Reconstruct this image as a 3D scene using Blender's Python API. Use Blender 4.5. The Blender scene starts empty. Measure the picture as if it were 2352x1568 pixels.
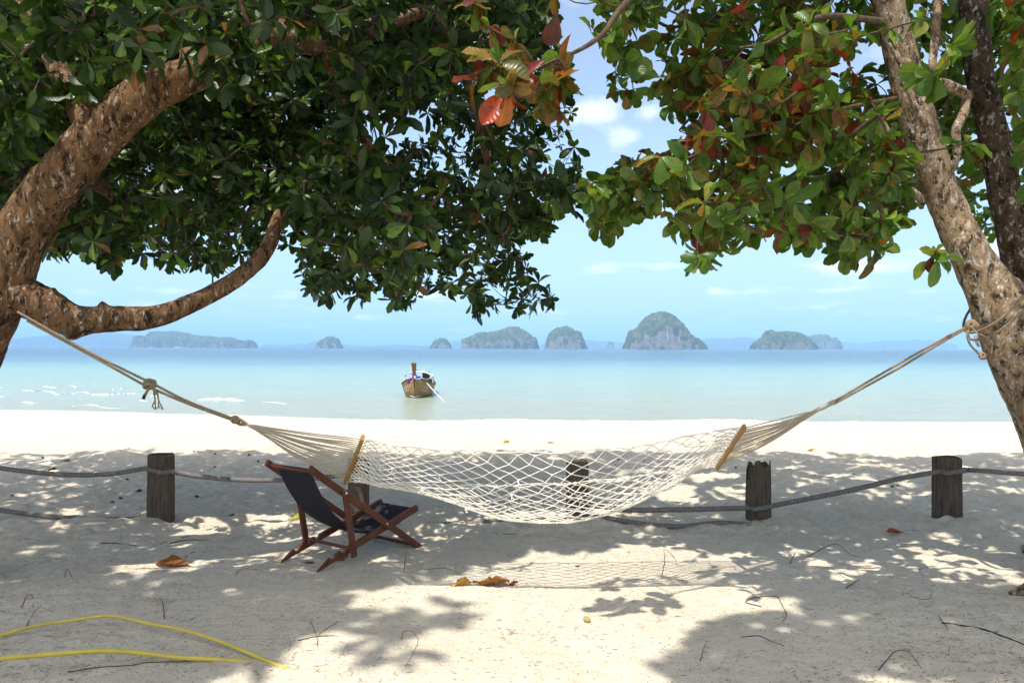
import bpy, math, random
import numpy as np
from mathutils import Vector, Matrix
R_ = math.radians
rng = np.random.default_rng(11)
random.seed(5)
SC = bpy.context.scene
COL = SC.collection

# ------------------------------------------------------------------ camera, sky, sun, exposure
FPX, CAMH = 1829.0, 1.6                       # focal length in pixels of a 2352 x 1568 frame, eye height in metres
PITCH, ROLL = math.atan(16 / FPX), R_(0.146)
ca, sa, cr, sr = math.cos(PITCH), math.sin(PITCH), math.cos(ROLL), math.sin(ROLL)
_R = np.array([1, 0, 0.]); _F = np.array([0, ca, sa]); _U = np.array([0, -sa, ca])
CR, CU, CF = cr * _R + sr * _U, -sr * _R + cr * _U, _F
cam_d = bpy.data.cameras.new("camera"); cam = bpy.data.objects.new("camera", cam_d); COL.objects.link(cam)
cam_d.sensor_width = 36; cam_d.lens = FPX / 2352 * 36; cam_d.clip_end = 120000; cam_d.clip_start = 0.05
M = Matrix.Identity(4)
for i in range(3):
    M[i][0], M[i][1], M[i][2] = CR[i], CU[i], -CF[i]
M[2][3] = CAMH
cam.matrix_world = M
SC.camera = cam

SX, SY = 0.25, 0.355                          # a point one metre up throws its shadow this far to +x / +y
SUN_EL = math.atan(1 / math.hypot(SX, SY)); SUN_AZ = math.atan2(-SX, -SY)
sd = bpy.data.lights.new("sun", 'SUN'); sd.energy = 3.2; sd.angle = R_(0.53); sd.color = (1, .965, .90)
sun = bpy.data.objects.new("sun", sd); COL.objects.link(sun)
sun.rotation_euler = Vector((-SX, -SY, 1)).to_track_quat('Z', 'Y').to_euler()

wd = bpy.data.worlds.new("World"); SC.world = wd; wd.use_nodes = True
wt = wd.node_tree; wn = wt.nodes; wl = wt.links
bg = wn["Background"]; bg.inputs[1].default_value = 0.138
sky = wn.new("ShaderNodeTexSky"); sky.sky_type = 'NISHITA'; sky.sun_disc = False
sky.sun_elevation = SUN_EL; sky.sun_rotation = SUN_AZ; sky.air_density = 1.0; sky.dust_density = 2.6; sky.ozone_density = 1.0
# thin white veil and scattered small clouds over the whole sky
tcw = wn.new("ShaderNodeTexCoord"); sxw = wn.new("ShaderNodeSeparateXYZ"); wl.new(tcw.outputs["Generated"], sxw.inputs[0])
def wmath(op, a, b=None):
    n = wn.new("ShaderNodeMath"); n.operation = op
    for i, v in enumerate((a, b)):
        if v is None: continue
        if isinstance(v, bpy.types.NodeSocket): wl.new(v, n.inputs[i])
        else: n.inputs[i].default_value = v
    return n.outputs[0]
zz_ = wmath('ADD', wmath('MAXIMUM', sxw.outputs[2], 0.0), 0.10)
cbw = wn.new("ShaderNodeCombineXYZ"); wl.new(wmath('DIVIDE', sxw.outputs[0], zz_), cbw.inputs[0]); wl.new(wmath('DIVIDE', sxw.outputs[1], zz_), cbw.inputs[1])
cn = wn.new("ShaderNodeTexNoise"); cn.inputs["Scale"].default_value = 1.15; cn.inputs["Detail"].default_value = 7; cn.inputs["Roughness"].default_value = .58; wl.new(cbw.outputs[0], cn.inputs["Vector"])
az = wmath('ARCTAN2', sxw.outputs[0], sxw.outputs[1]); el = wmath('ARCSINE', sxw.outputs[2]); fac_ = cn.outputs["Fac"]
cn2 = wn.new("ShaderNodeTexNoise"); cn2.inputs["Scale"].default_value = 26; cn2.inputs["Detail"].default_value = 6; cn2.inputs["Roughness"].default_value = .6; wl.new(tcw.outputs["Generated"], cn2.inputs["Vector"])
fac_ = wmath('ADD', fac_, wmath('MULTIPLY', wmath('SUBTRACT', cn2.outputs["Fac"], .5), .22))
for (cx_, cy_, wa, we, am) in ((1432, 318, 1.7, 1.0, .17), (1365, 258, 1.5, .8, .15), (1490, 262, .9, .5, .14), (2030, 618, 5.0, .9, .16), (1745, 666, 2.6, .35, .15), (1636, 666, .7, .4, .16), (660, 700, 2.4, .7, .12), (300, 695, 2.6, .5, .12), (940, 668, 2.2, .6, .14), (1320, 20, 3.0, 2.2, .14), (880, 270, 4, 2.4, .12), (2330, 560, 3, 2, .16)):
    dv_ = CR * ((cx_ - 1176) / FPX) + CU * (-(cy_ - 784) / FPX) + CF; dv_ = dv_ / np.linalg.norm(dv_)
    a0, e0 = math.atan2(dv_[0], dv_[1]), math.asin(dv_[2])
    q = wmath('ADD', wmath('POWER', wmath('ABSOLUTE', wmath('MULTIPLY', wmath('SUBTRACT', az, a0), 1 / R_(wa))), 2.0), wmath('POWER', wmath('ABSOLUTE', wmath('MULTIPLY', wmath('SUBTRACT', el, e0), 1 / R_(we))), 2.0))
    fac_ = wmath('ADD', fac_, wmath('MULTIPLY', wmath('POWER', 2.718, wmath('MULTIPLY', q, -1.0)), am))
cr1 = wn.new("ShaderNodeValToRGB"); cr1.color_ramp.elements[0].position = .58; cr1.color_ramp.elements[1].position = .78; wl.new(fac_, cr1.inputs[0])
cov = wmath('ADD', wmath('MULTIPLY', cr1.outputs[0], .72), .07)
mxw = wn.new("ShaderNodeMix"); mxw.data_type = 'RGBA'; wl.new(cov, mxw.inputs[0]); 
hz = wn.new("ShaderNodeMix"); hz.data_type = 'RGBA'; low = wmath('MAXIMUM', wmath('SUBTRACT', 1.0, wmath('MULTIPLY', wmath('MAXIMUM', sxw.outputs[2], 0.0), 2.2)), 0.0)
wl.new(wmath('MULTIPLY', wmath('MULTIPLY', low, low), .85), hz.inputs[0]); wl.new(sky.outputs[0], hz.inputs[6]); hz.inputs[7].default_value = (2.35, 4.3, 6.5, 1)     # moist air low over the sea, all round
wl.new(hz.outputs[2], mxw.inputs[6]); mxw.inputs[7].default_value = (6.4, 6.5, 6.5, 1)
wl.new(mxw.outputs[2], bg.inputs[0])

SC.view_settings.view_transform = 'Standard'; SC.view_settings.look = 'None'
SC.view_settings.exposure = 0.8; SC.view_settings.gamma = 1.0
SC.render.engine = 'CYCLES'
cy = SC.cycles
cy.use_denoising = True
cy.max_bounces = 5; cy.diffuse_bounces = 2; cy.glossy_bounces = 2; cy.transmission_bounces = 3
cy.transparent_max_bounces = 4; cy.volume_bounces = 1; cy.adaptive_threshold = .025; cy.caustics_reflective = False; cy.caustics_refractive = False
cy.sample_clamp_indirect = 6.0

# ------------------------------------------------------------------ helpers
def ray(x, y):
    return CR * ((x - 1176) / FPX) + CU * (-(y - 784) / FPX) + CF
def at(x, y, D):                               # the point seen at pixel x, y that lies D metres ahead
    d = ray(x, y); return np.array([0, 0, CAMH]) + d * (D / d[1])
def gnd(x, y, z=0.0):                          # the point seen at pixel x, y on the level z
    d = ray(x, y); return np.array([0, 0, CAMH]) + d * ((z - CAMH) / d[2])
def proj(P):
    d = np.asarray(P, float) - np.array([0, 0, CAMH])
    w = d @ CF; w = np.where(np.abs(w) < .05, .05, w)
    return 1176 + FPX * (d @ CR) / w, 784 - FPX * (d @ CU) / w, d @ CF

def vnoise(P, seed=0):                         # smooth lattice noise, about -1..1
    P = np.asarray(P, float); i = np.floor(P).astype(np.int64); f = P - i; f = f * f * (3 - 2 * f)
    def h(a, b, c):
        n = (a * 374761393 + b * 668265263 + c * 2147483647 + seed * 1274126177) & 0xffffffff
        n = ((n ^ (n >> 13)) * 1274126177) & 0xffffffff
        n = ((n ^ (n >> 16)) * 2246822519) & 0xffffffff
        return ((n ^ (n >> 15)) & 0xffff) / 32767.5 - 1
    x, y, z = i[..., 0], i[..., 1], i[..., 2]; u, v, w = f[..., 0], f[..., 1], f[..., 2]
    def l(a, b, t): return a + (b - a) * t
    return l(l(l(h(x, y, z), h(x+1, y, z), u), l(h(x, y+1, z), h(x+1, y+1, z), u), v),
             l(l(h(x, y, z+1), h(x+1, y, z+1), u), l(h(x, y+1, z+1), h(x+1, y+1, z+1), u), v), w)
def fbm(P, oct=4, seed=0):
    P = np.asarray(P, float); s = 0; a = 1; t = 0
    for k in range(oct):
        s = s + a * vnoise(P * 2 ** k + 17.3 * k, seed + k); t += a; a *= .5
    return s / t
def smooth(a, b, x):
    t = np.clip((x - a) / (b - a), 0, 1); return t * t * (3 - 2 * t)

def mesh_np(name, V, F, mat=None, smooth_shade=False, attr=None, luv=None):
    """V (n,3), F (m,k) all faces of one size, or a list of faces of any size"""
    me = bpy.data.meshes.new(name)
    V = np.asarray(V, np.float32)
    if isinstance(F, np.ndarray):
        k = F.shape[1]
        me.vertices.add(len(V)); me.vertices.foreach_set("co", V.ravel())
        me.loops.add(F.size); me.loops.foreach_set("vertex_index", F.astype(np.int32).ravel())
        me.polygons.add(len(F))
        me.polygons.foreach_set("loop_start", np.arange(0, F.size, k, dtype=np.int32))
        me.polygons.foreach_set("loop_total", np.full(len(F), k, np.int32))
        me.update(calc_edges=True)
    else:
        me.from_pydata([tuple(map(float, v)) for v in V], [], [tuple(map(int, f)) for f in F])
        me.update()
    if smooth_shade:
        me.polygons.foreach_set("use_smooth", np.ones(len(me.polygons), bool))
    if attr is not None:
        a = me.color_attributes.new("Col", 'FLOAT_COLOR', 'POINT')
        a.data.foreach_set("color", np.asarray(attr, np.float32).ravel())
    if luv is not None:
        a = me.attributes.new("luv", 'FLOAT_VECTOR', 'POINT'); a.data.foreach_set("vector", np.asarray(luv, np.float32).ravel())
    if mat: me.materials.append(mat)
    return me
def obj(name, me, parent=None, label=None, cat=None, group=None, kind=None):
    o = bpy.data.objects.new(name, me); COL.objects.link(o)
    if parent is not None: o.parent = parent
    if label: o['label'] = label
    if cat: o['category'] = cat
    if group: o['group'] = group
    if kind: o['kind'] = kind
    return o
def thing(name, label, cat, loc=(0, 0, 0), group=None):
    o = obj(name, None, None, label, cat, group); o.location = tuple(map(float, loc)); return o
def child(name, me, t, kind=None):             # me is in world coordinates, t an Empty that is only moved
    o = obj(name, me, t, kind=kind); o.matrix_parent_inverse = Matrix.Translation(-t.location); return o

class MB:
    """collects pieces that belong to ONE part"""
    def __init__(s): s.V = []; s.F = []; s.n = 0
    def add(s, V, F):
        V = np.asarray(V, float); s.V.append(V); s.F += [tuple(i + s.n for i in f) for f in F]; s.n += len(V); return s
    def tube(s, P, r, sides=8, cap=True, twist=None, flat=None):
        V, F = tube(P, r, sides, cap, twist, flat); return s.add(V, F)
    def box(s, c, ax, half):
        V, F = boxm(c, ax, half); return s.add(V, F)
    def mesh(s, name, mat, sm=False): return mesh_np(name, np.concatenate(s.V), s.F, mat, sm)

def boxm(c, ax, half, bev=.12):
    """a bar with bevelled long edges: ax = three unit axes, half = half sizes"""
    c = np.asarray(c, float); ax = np.asarray(ax, float); h = np.asarray(half, float)
    b = bev * min(h)
    prof = [(-h[1] + b, -h[2]), (h[1] - b, -h[2]), (h[1], -h[2] + b), (h[1], h[2] - b), (h[1] - b, h[2]), (-h[1] + b, h[2]), (-h[1], h[2] - b), (-h[1], -h[2] + b)]
    V = []
    for sx in (-1, 1):
        for (u, v) in prof: V.append(c + sx * h[0] * ax[0] + u * ax[1] + v * ax[2])
    F = [tuple(range(7, -1, -1)), tuple(range(8, 16))] + [(i, (i + 1) % 8, 8 + (i + 1) % 8, 8 + i) for i in range(8)]
    return np.array(V), F
def resample(P, n):
    """Catmull-Rom through the rows of P (any number of columns)"""
    P = np.asarray(P, float); m = len(P)
    if m == 2:
        t = np.linspace(0, 1, n)[:, None]; return P[0] * (1 - t) + P[1] * t
    Q = np.vstack([2 * P[0] - P[1], P, 2 * P[-1] - P[-2]])
    t = np.linspace(0, m - 1 - 1e-9, n); k = t.astype(int); u = (t - k)[:, None]
    a, b, c, d = Q[k], Q[k+1], Q[k+2], Q[k+3]
    return .5 * (2*b + (c - a)*u + (2*a - 5*b + 4*c - d)*u*u + (3*b - a - 3*c + d)*u**3)
def frames(P):
    T = np.gradient(P, axis=0); T /= np.linalg.norm(T, axis=1)[:, None] + 1e-12
    N = np.zeros_like(T); a = np.array([0, 0, 1.]) if abs(T[0, 2]) < .9 else np.array([1., 0, 0])
    n = np.cross(T[0], a); n /= np.linalg.norm(n)
    for i in range(len(P)):
        n = n - T[i] * (n @ T[i]); n /= np.linalg.norm(n) + 1e-12; N[i] = n
    return T, N, np.cross(T, N)
def tube(P, r, sides=8, cap=True, twist=None, flat=None):
    """twist = (number of strands, metres per turn, depth) for laid rope"""
    P = np.asarray(P, float); n = len(P); r = np.broadcast_to(np.asarray(r, float), (n,))
    T, N, B = frames(P)
    th = np.arange(sides) * 2 * math.pi / sides
    rr = np.repeat(r[:, None], sides, 1)
    if twist:
        s = np.concatenate([[0], np.cumsum(np.linalg.norm(np.diff(P, axis=0), axis=1))])
        rr = rr * (1 + twist[2] * (np.abs(np.cos((th[None] * twist[0] - s[:, None] * 2 * math.pi * twist[0] / twist[1]) * .5)) * 2 - 1.2))
    V = P[:, None] + rr[..., None] * (np.cos(th)[None, :, None] * N[:, None] + np.sin(th)[None, :, None] * B[:, None])
    F = [(i*sides + j, i*sides + (j+1) % sides, (i+1)*sides + (j+1) % sides, (i+1)*sides + j) for i in range(n-1) for j in range(sides)]
    if cap: F += [tuple(range(sides - 1, -1, -1)), tuple((n-1)*sides + j for j in range(sides))]
    return V.reshape(-1, 3), F

# ------------------------------------------------------------------ materials
def mat(name, base=(.5, .5, .5), rough=.8, spec=.3):
    m = bpy.data.materials.new(name); m.use_nodes = True
    b = m.node_tree.nodes["Principled BSDF"]
    b.inputs["Base Color"].default_value = (*base, 1); b.inputs["Roughness"].default_value = rough; b.inputs["Specular IOR Level"].default_value = spec
    return m, m.node_tree, b
def N(t, kind, **kw):
    n = t.nodes.new("ShaderNode" + kind)
    for k, v in kw.items():
        if hasattr(n, k) and k not in n.inputs: setattr(n, k, v)
        else: n.inputs[k].default_value = v
    return n
def ramp(t, fac, stops):
    n = t.nodes.new("ShaderNodeValToRGB"); e = n.color_ramp.elements
    while len(e) < len(stops): e.new(.5)
    for el, (p, c) in zip(e, stops): el.position = p; el.color = (*c, 1) if len(c) == 3 else c
    t.links.new(fac, n.inputs[0]); return n
def coords(t, scale=(1, 1, 1), kind="Object"):
    tc = t.nodes.new("ShaderNodeTexCoord"); mp = t.nodes.new("ShaderNodeMapping"); mp.inputs["Scale"].default_value = scale
    t.links.new(tc.outputs[kind], mp.inputs[0]); return mp.outputs[0]
def noise(t, vec, scale, detail=4, rough=.6, dist=0):
    n = N(t, "TexNoise", Scale=scale, Detail=detail, Roughness=rough, Distortion=dist); t.links.new(vec, n.inputs["Vector"]); return n.outputs["Fac"]
def bump(t, b, h, dist, strength=1, prev=None):
    n = N(t, "Bump", Strength=strength, Distance=dist); t.links.new(h, n.inputs["Height"])
    if prev: t.links.new(prev.outputs[0], n.inputs["Normal"])
    t.links.new(n.outputs[0], b.inputs["Normal"]); return n
def mixc(t, fac, a, b, mode='MIX'):
    n = t.nodes.new("ShaderNodeMix"); n.data_type = 'RGBA'; n.blend_type = mode
    for sock, v in ((n.inputs[0], fac), (n.inputs[6], a), (n.inputs[7], b)):
        if isinstance(v, bpy.types.NodeSocket): t.links.new(v, sock)
        elif isinstance(v, (int, float)): sock.default_value = v
        else: sock.default_value = (*v, 1)
    return n.outputs[2]
def mth(t, op, a, b=None):
    n = t.nodes.new("ShaderNodeMath"); n.operation = op
    for i, v in enumerate((a, b)):
        if v is None: continue
        if isinstance(v, bpy.types.NodeSocket): t.links.new(v, n.inputs[i])
        else: n.inputs[i].default_value = v
    return n.outputs[0]

# sand
m_sand, t, b = mat("sand", rough=.95, spec=.1)
v = coords(t)
c1 = ramp(t, noise(t, v, 1.3, 5), [(.3, (.63, .55, .42)), (.7, (.72, .635, .50))])
c2 = ramp(t, noise(t, v, 260, 2, .7), [(.32, (.72, .70, .68)), (.5, (1, 1, 1)), (.7, (1.05, 1.04, 1.02))])
c3 = mixc(t, 1, c1.outputs[0], c2.outputs[0], 'MULTIPLY')
c3 = mixc(t, .55, c3, ramp(t, noise(t, v, 11, 5, .7), [(.36, (.76, .73, .70)), (.52, (1, 1, 1))]).outputs[0], 'MULTIPLY')
sp = ramp(t, noise(t, v, 70, 2, .6), [(.27, (.45, .4, .35)), (.36, (1, 1, 1))])
t.links.new(mixc(t, 1, c3, sp.outputs[0], 'MULTIPLY'), b.inputs["Base Color"])
p0_ = bump(t, b, noise(t, v, 8, 4, .6), .035, .7)
p1 = bump(t, b, noise(t, v, 30, 4, .65), .016, .9, p0_)
bump(t, b, noise(t, v, 190, 2, .6), .003, .8, p1)

# sea water: the colour follows the depth of the water, that is the distance from the shore; ripple light and dark painted over it
m_sea, t, b = mat("sea_water", rough=.22, spec=.35)
tc = t.nodes.new("ShaderNodeTexCoord"); sx = t.nodes.new("ShaderNodeSeparateXYZ"); t.links.new(tc.outputs["Object"], sx.inputs[0])
ly = mth(t, 'LOGARITHM', mth(t, 'MAXIMUM', sx.outputs[1], 20.0), 10.0)
lx = mth(t, 'DIVIDE', sx.outputs[0], mth(t, 'MAXIMUM', sx.outputs[1], 20.0))
cb = t.nodes.new("ShaderNodeCombineXYZ"); t.links.new(mth(t, 'MULTIPLY', lx, 1.6), cb.inputs[0]); t.links.new(mth(t, 'MULTIPLY', ly, 9.0), cb.inputs[1])
streak = noise(t, cb.outputs[0], 1.6, 4, .6)
cb2 = t.nodes.new("ShaderNodeCombineXYZ"); t.links.new(mth(t, 'MULTIPLY', lx, 6), cb2.inputs[0]); t.links.new(mth(t, 'MULTIPLY', ly, 60.0), cb2.inputs[1])
streak2 = noise(t, cb2.outputs[0], 1.4, 3, .6)
cb4 = t.nodes.new('ShaderNodeCombineXYZ'); t.links.new(mth(t, 'MULTIPLY', lx, 34), cb4.inputs[0]); t.links.new(mth(t, 'MULTIPLY', ly, 190.0), cb4.inputs[1])
fac = mth(t, 'DIVIDE', mth(t, 'SUBTRACT', ly, 1.5), 1.6)
fac = mth(t, 'ADD', fac, mth(t, 'MULTIPLY', mth(t, 'SUBTRACT', noise(t, cb4.outputs[0], 1.0, 4, .7), .5), .16))  # ripple glints put into the colour as fine streaks
fac = mth(t, 'ADD', fac, mth(t, 'MULTIPLY', mth(t, 'SUBTRACT', streak, .5), .16))
fac = mth(t, 'ADD', fac, mth(t, 'MULTIPLY', mth(t, 'SUBTRACT', streak2, .5), .15))
SEA = [(.0, (.30, .305, .21)), (.08, (.29, .315, .225)), (.16, (.27, .335, .255)), (.25, (.245, .345, .27)), (.34, (.20, .325, .275)),
       (.43, (.115, .235, .25)), (.52, (.05, .14, .19)), (.68, (.025, .085, .13)), (1, (.018, .07, .115))]
scol = mixc(t, .9, ramp(t, fac, SEA).outputs[0], ramp(t, noise(t, cb4.outputs[0], 1.7, 5, .72), [(.34, (.80, .86, .88)), (.5, (1, 1, 1)), (.68, (1.12, 1.10, 1.07))]).outputs[0], 'MULTIPLY')  # wavelet shading painted in: fine noise lightens and darkens the colour
scol = mixc(t, .8, scol, ramp(t, streak2, [(.36, (.86, .92, .93)), (.52, (1, 1, 1)), (.68, (1.07, 1.05, 1.02))]).outputs[0], 'MULTIPLY')
t.links.new(scol, b.inputs["Base Color"])
cb3 = t.nodes.new("ShaderNodeCombineXYZ"); t.links.new(mth(t, 'MULTIPLY', lx, 60), cb3.inputs[0]); t.links.new(mth(t, 'MULTIPLY', ly, 260.0), cb3.inputs[1])
bp = bump(t, b, noise(t, coords(t, (.35, 1, 1)), 2.2, 5, .65), .16, .8)
bump(t, b, noise(t, cb3.outputs[0], 1.0, 3, .6), .5, .12, bp)

m_foam, t, b = mat("foam", (.82, .82, .80), .9)
bump(t, b, noise(t, coords(t), 9, 4), .05, .6)

# limestone islands
m_isl, t, b = mat("island_rock_and_forest", rough=.95, spec=.05)
v = coords(t, (.02, .02, .02))
geo = t.nodes.new("ShaderNodeNewGeometry"); sxyz = t.nodes.new("ShaderNodeSeparateXYZ"); t.links.new(geo.outputs["Normal"], sxyz.inputs[0])
vegc = ramp(t, noise(t, v, 1.6, 6, .7), [(.3, (.035, .055, .022)), (.5, (.085, .105, .035)), (.68, (.22, .21, .065))])
rockc = ramp(t, noise(t, v, 2.2, 6, .7), [(.3, (.16, .14, .12)), (.55, (.34, .30, .25)), (.75, (.46, .37, .28))])
steep = mth(t, 'ADD', sxyz.outputs[2], mth(t, 'MULTIPLY', mth(t, 'SUBTRACT', noise(t, v, 1.1, 4, .6), .5), 1.9))
fr = ramp(t, steep, [(.10, (1, 1, 1)), (.19, (0, 0, 0))])
t.links.new(mixc(t, fr.outputs[0], vegc.outputs[0], rockc.outputs[0]), b.inputs["Base Color"])
bump(t, b, noise(t, v, 3, 5, .7), 16, 1)

# bark
def bark(name, dark, mid, pale, pale_amt, sc=1.0, grain=(1, 1, .35)):
    m, t, b = mat(name, rough=.9, spec=.15)
    v = coords(t, grain)
    n1 = noise(t, v, 14 * sc, 6, .7, .6)
    vo = N(t, "TexVoronoi", Scale=48 * sc, Randomness=1.0); vo.feature = 'DISTANCE_TO_EDGE'; vw = t.nodes.new('ShaderNodeVectorMath'); vw.operation = 'ADD'; wn_ = N(t, 'TexNoise', Scale=22 * sc, Detail=3); t.links.new(v, wn_.inputs['Vector']); vs = t.nodes.new('ShaderNodeVectorMath'); vs.operation = 'SCALE'; vs.inputs['Scale'].default_value = .09; t.links.new(wn_.outputs['Color'], vs.inputs[0]); t.links.new(v, vw.inputs[0]); t.links.new(vs.outputs[0], vw.inputs[1]); t.links.new(vw.outputs[0], vo.inputs['Vector'])
    nv = noise(t, v, 3.5 * sc, 3)
    c = ramp(t, n1, [(.36, dark), (.47, mid), (.62, tuple(1.3 * x for x in mid))])
    n2 = noise(t, v, 30 * sc, 5, .75, .4)
    pf = ramp(t, n2, [(pale_amt, (0, 0, 0)), (pale_amt + .05, (1, 1, 1))])
    df = ramp(t, noise(t, v, 21 * sc, 4, .7, .5), [(.385, (1, 1, 1)), (.47, (0, 0, 0))])
    c = mixc(t, df.outputs[0], c.outputs[0], dark)
    c = mixc(t, pf.outputs[0], c, pale)
    c = mixc(t, .55, c, ramp(t, nv, [(.3, (.45, .42, .4)), (.65, (1, 1, 1))]).outputs[0], 'MULTIPLY')
    cr_ = ramp(t, vo.outputs["Distance"], [(.0, (.3, .27, .25)), (.12, (1, 1, 1))])
    t.links.new(mixc(t, .38, c, cr_.outputs[0], 'MULTIPLY'), b.inputs["Base Color"])
    p = bump(t, b, n1, .05, .9)
    bump(t, b, cr_.outputs[0], .006, .6, p)
    return m
m_bark_l = bark("bark_brown", (.045, .026, .015), (.225, .125, .06), (.55, .46, .36), .57)
m_bark_r = bark("bark_pale", (.07, .046, .03), (.38, .265, .16), (.64, .57, .47), .535, .9, (1, 1, .55))
m_twig, t, b = mat("twig_bark", (.12, .075, .042), .9)
t.links.new(ramp(t, noise(t, coords(t), 30, 3), [(.3, (.045, .03, .018)), (.7, (.14, .09, .055))]).outputs[0], b.inputs["Base Color"])

# leaves; the colour is that of each single leaf
def leafmat(name, src, trans=.40, rough=.36):
    m = bpy.data.materials.new(name); m.use_nodes = True; t = m.node_tree; b = t.nodes["Principled BSDF"]
    col = None
    if src == 'attr':
        a = t.nodes.new("ShaderNodeVertexColor"); a.layer_name = "Col"; col = a.outputs[0]
    else:
        a = t.nodes.new("ShaderNodeObjectInfo"); col = a.outputs["Color"]
    if src == 'dry':
        a = t.nodes.new("ShaderNodeObjectInfo"); col = a.outputs["Color"]
        col = mixc(t, 1, col, ramp(t, noise(t, coords(t), 7, 5, .7), [(.3, (.5, .45, .4)), (.65, (1.2, 1.15, 1.1))]).outputs[0], 'MULTIPLY')
    else:
        at_ = t.nodes.new("ShaderNodeAttribute"); at_.attribute_name = "luv"; sx_ = t.nodes.new("ShaderNodeSeparateXYZ"); t.links.new(at_.outputs["Vector"], sx_.inputs[0])
        vec = at_.outputs["Vector"]
        if src == 'obj':                                 # every leaf its own blotches
            ad = t.nodes.new("ShaderNodeVectorMath"); ad.operation = 'ADD'; cx3 = t.nodes.new("ShaderNodeCombineXYZ"); t.links.new(mth(t, 'MULTIPLY', a.outputs["Random"], 40.0), cx3.inputs[2]); t.links.new(vec, ad.inputs[0]); t.links.new(cx3.outputs[0], ad.inputs[1]); vec = ad.outputs[0]
        col = mixc(t, 1, col, ramp(t, noise(t, vec, 4.5, 5, .65), [(.33, (.55, .80, .55)), (.5, (.95, 1, .95)), (.68, (1.45, 1.02, .9))]).outputs[0], 'MULTIPLY')
        ay = mth(t, 'ABSOLUTE', sx_.outputs[1])
        rib = ramp(t, ay, [(.006, (1.5, 1.4, 1.1)), (.022, (1, 1, 1))]); col = mixc(t, 1, col, rib.outputs[0], 'MULTIPLY')
        vein = mth(t, 'SINE', mth(t, 'MULTIPLY', mth(t, 'SUBTRACT', sx_.outputs[0], mth(t, 'MULTIPLY', ay, .7)), 62.0))
        col = mixc(t, .5, col, ramp(t, vein, [(.0, (.92, .93, .9)), (.8, (1, 1, 1)), (1, (1.15, 1.12, 1.03))]).outputs[0], 'MULTIPLY')
        bmp_ = N(t, "Bump", Strength=.14, Distance=.006); t.links.new(vein, bmp_.inputs["Height"]); t.links.new(bmp_.outputs[0], b.inputs["Normal"])
    t.links.new(col, b.inputs["Base Color"]); b.inputs["Roughness"].default_value = rough; b.inputs["Specular IOR Level"].default_value = .45
    tr = t.nodes.new("ShaderNodeBsdfTranslucent"); t.links.new(mixc(t, 1, col, (1.3, 1.35, .75), 'MULTIPLY'), tr.inputs[0])
    mx = t.nodes.new("ShaderNodeMixShader"); mx.inputs[0].default_value = trans
    t.links.new(b.outputs[0], mx.inputs[1]); t.links.new(tr.outputs[0], mx.inputs[2])
    t.links.new(mx.outputs[0], t.nodes["Material Output"].inputs[0]); return m
m_leaf_crown = leafmat("leaf_in_crown", 'attr'); m_leaf_one = leafmat("leaf_single", 'obj')
m_leaf_dry = leafmat("dry_leaf", 'dry', .12, .7)

def wood(name, a, b_, sc=(1, 1, 1), rough=.6, spec=.3):
    m, t, b = mat(name, rough=rough, spec=spec)
    n1 = noise(t, coords(t, sc), 9, 6, .65, .8)
    t.links.new(ramp(t, n1, [(.3, a), (.7, b_)]).outputs[0], b.inputs["Base Color"]); bump(t, b, n1, .006, .5); return m
m_chair = wood("reddish_hardwood", (.075, .022, .011), (.185, .06, .028), (2, 2, 2), .5)
m_bar = wood("varnished_spreader_wood", (.26, .13, .03), (.46, .27, .07), (2, 6, 6), .45)
m_post = wood("weathered_post", (.042, .031, .023), (.18, .133, .097), (9, 9, .7), .95, .1)
m_boat = wood("boat_planks", (.22, .12, .045), (.38, .22, .09), (1, .5, 3), .5)
m_boatdark = wood("boat_dark_wood", (.05, .025, .015), (.12, .06, .03), (1, 1, 1), .6)
m_prow = wood("prow_wood", (.16, .07, .035), (.30, .15, .075), (3, 3, .6), .5)
m_fabric, t, b = mat("navy_canvas", (.055, .06, .11), .9, .1)
n1 = noise(t, coords(t, (1, 1, 1)), 60, 4, .7)
t.links.new(ramp(t, n1, [(.3, (.020, .018, .023)), (.7, (.050, .045, .054))]).outputs[0], b.inputs["Base Color"]); bump(t, b, n1, .002, .5)
def plain(name, c, rough=.7, spec=.3, n_scale=40, var=.25, bmp=.002):
    m, t, b = mat(name, c, rough, spec); n = noise(t, coords(t), n_scale, 4)
    t.links.new(ramp(t, n, [(.3, tuple(x * (1 - var) for x in c)), (.7, tuple(min(1, x * (1 + var)) for x in c))]).outputs[0], b.inputs["Base Color"])
    if bmp: bump(t, b, n, bmp, .5)
    return m
m_cord = plain("white_cotton_cord", (.78, .72, .61), .95, .1, 120, .12)
m_clew = plain("weathered_cord", (.52, .44, .33), .95, .1, 100, .2)
m_rope = plain("tan_rope", (.27, .20, .125), .95, .1, 90, .3)
m_frope = plain("grey_sisal_rope", (.20, .175, .155), .95, .1, 60, .4, .004)
m_dark = plain("dark_wrap", (.03, .022, .02), .8)
m_hose = plain("yellow_hose", (.64, .48, .07), .38, .4, 12, .12, 0)
m_white = plain("white_paint", (.78, .78, .76), .5, .3, 8, .06)
m_black = plain("black_plastic", (.02, .02, .022), .5)
m_red = plain("red_cloth", (.55, .03, .05), .8); m_blue = plain("blue_cloth", (.04, .06, .45), .8)
m_metal = plain("pale_metal", (.55, .56, .57), .4, .5)
m_weed = plain("weed_green", (.07, .14, .03), .6)
m_nut = plain("nut_husk", (.42, .30, .11), .7, .3, 60, .4)
m_seed = plain("dark_seed", (.045, .03, .02), .8)
m_needles = plain("dry_needles", (.13, .09, .06), .9, .1, 3, .5, 0)
m_cable = plain("black_cable", (.012, .012, .013), .5)

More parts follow.
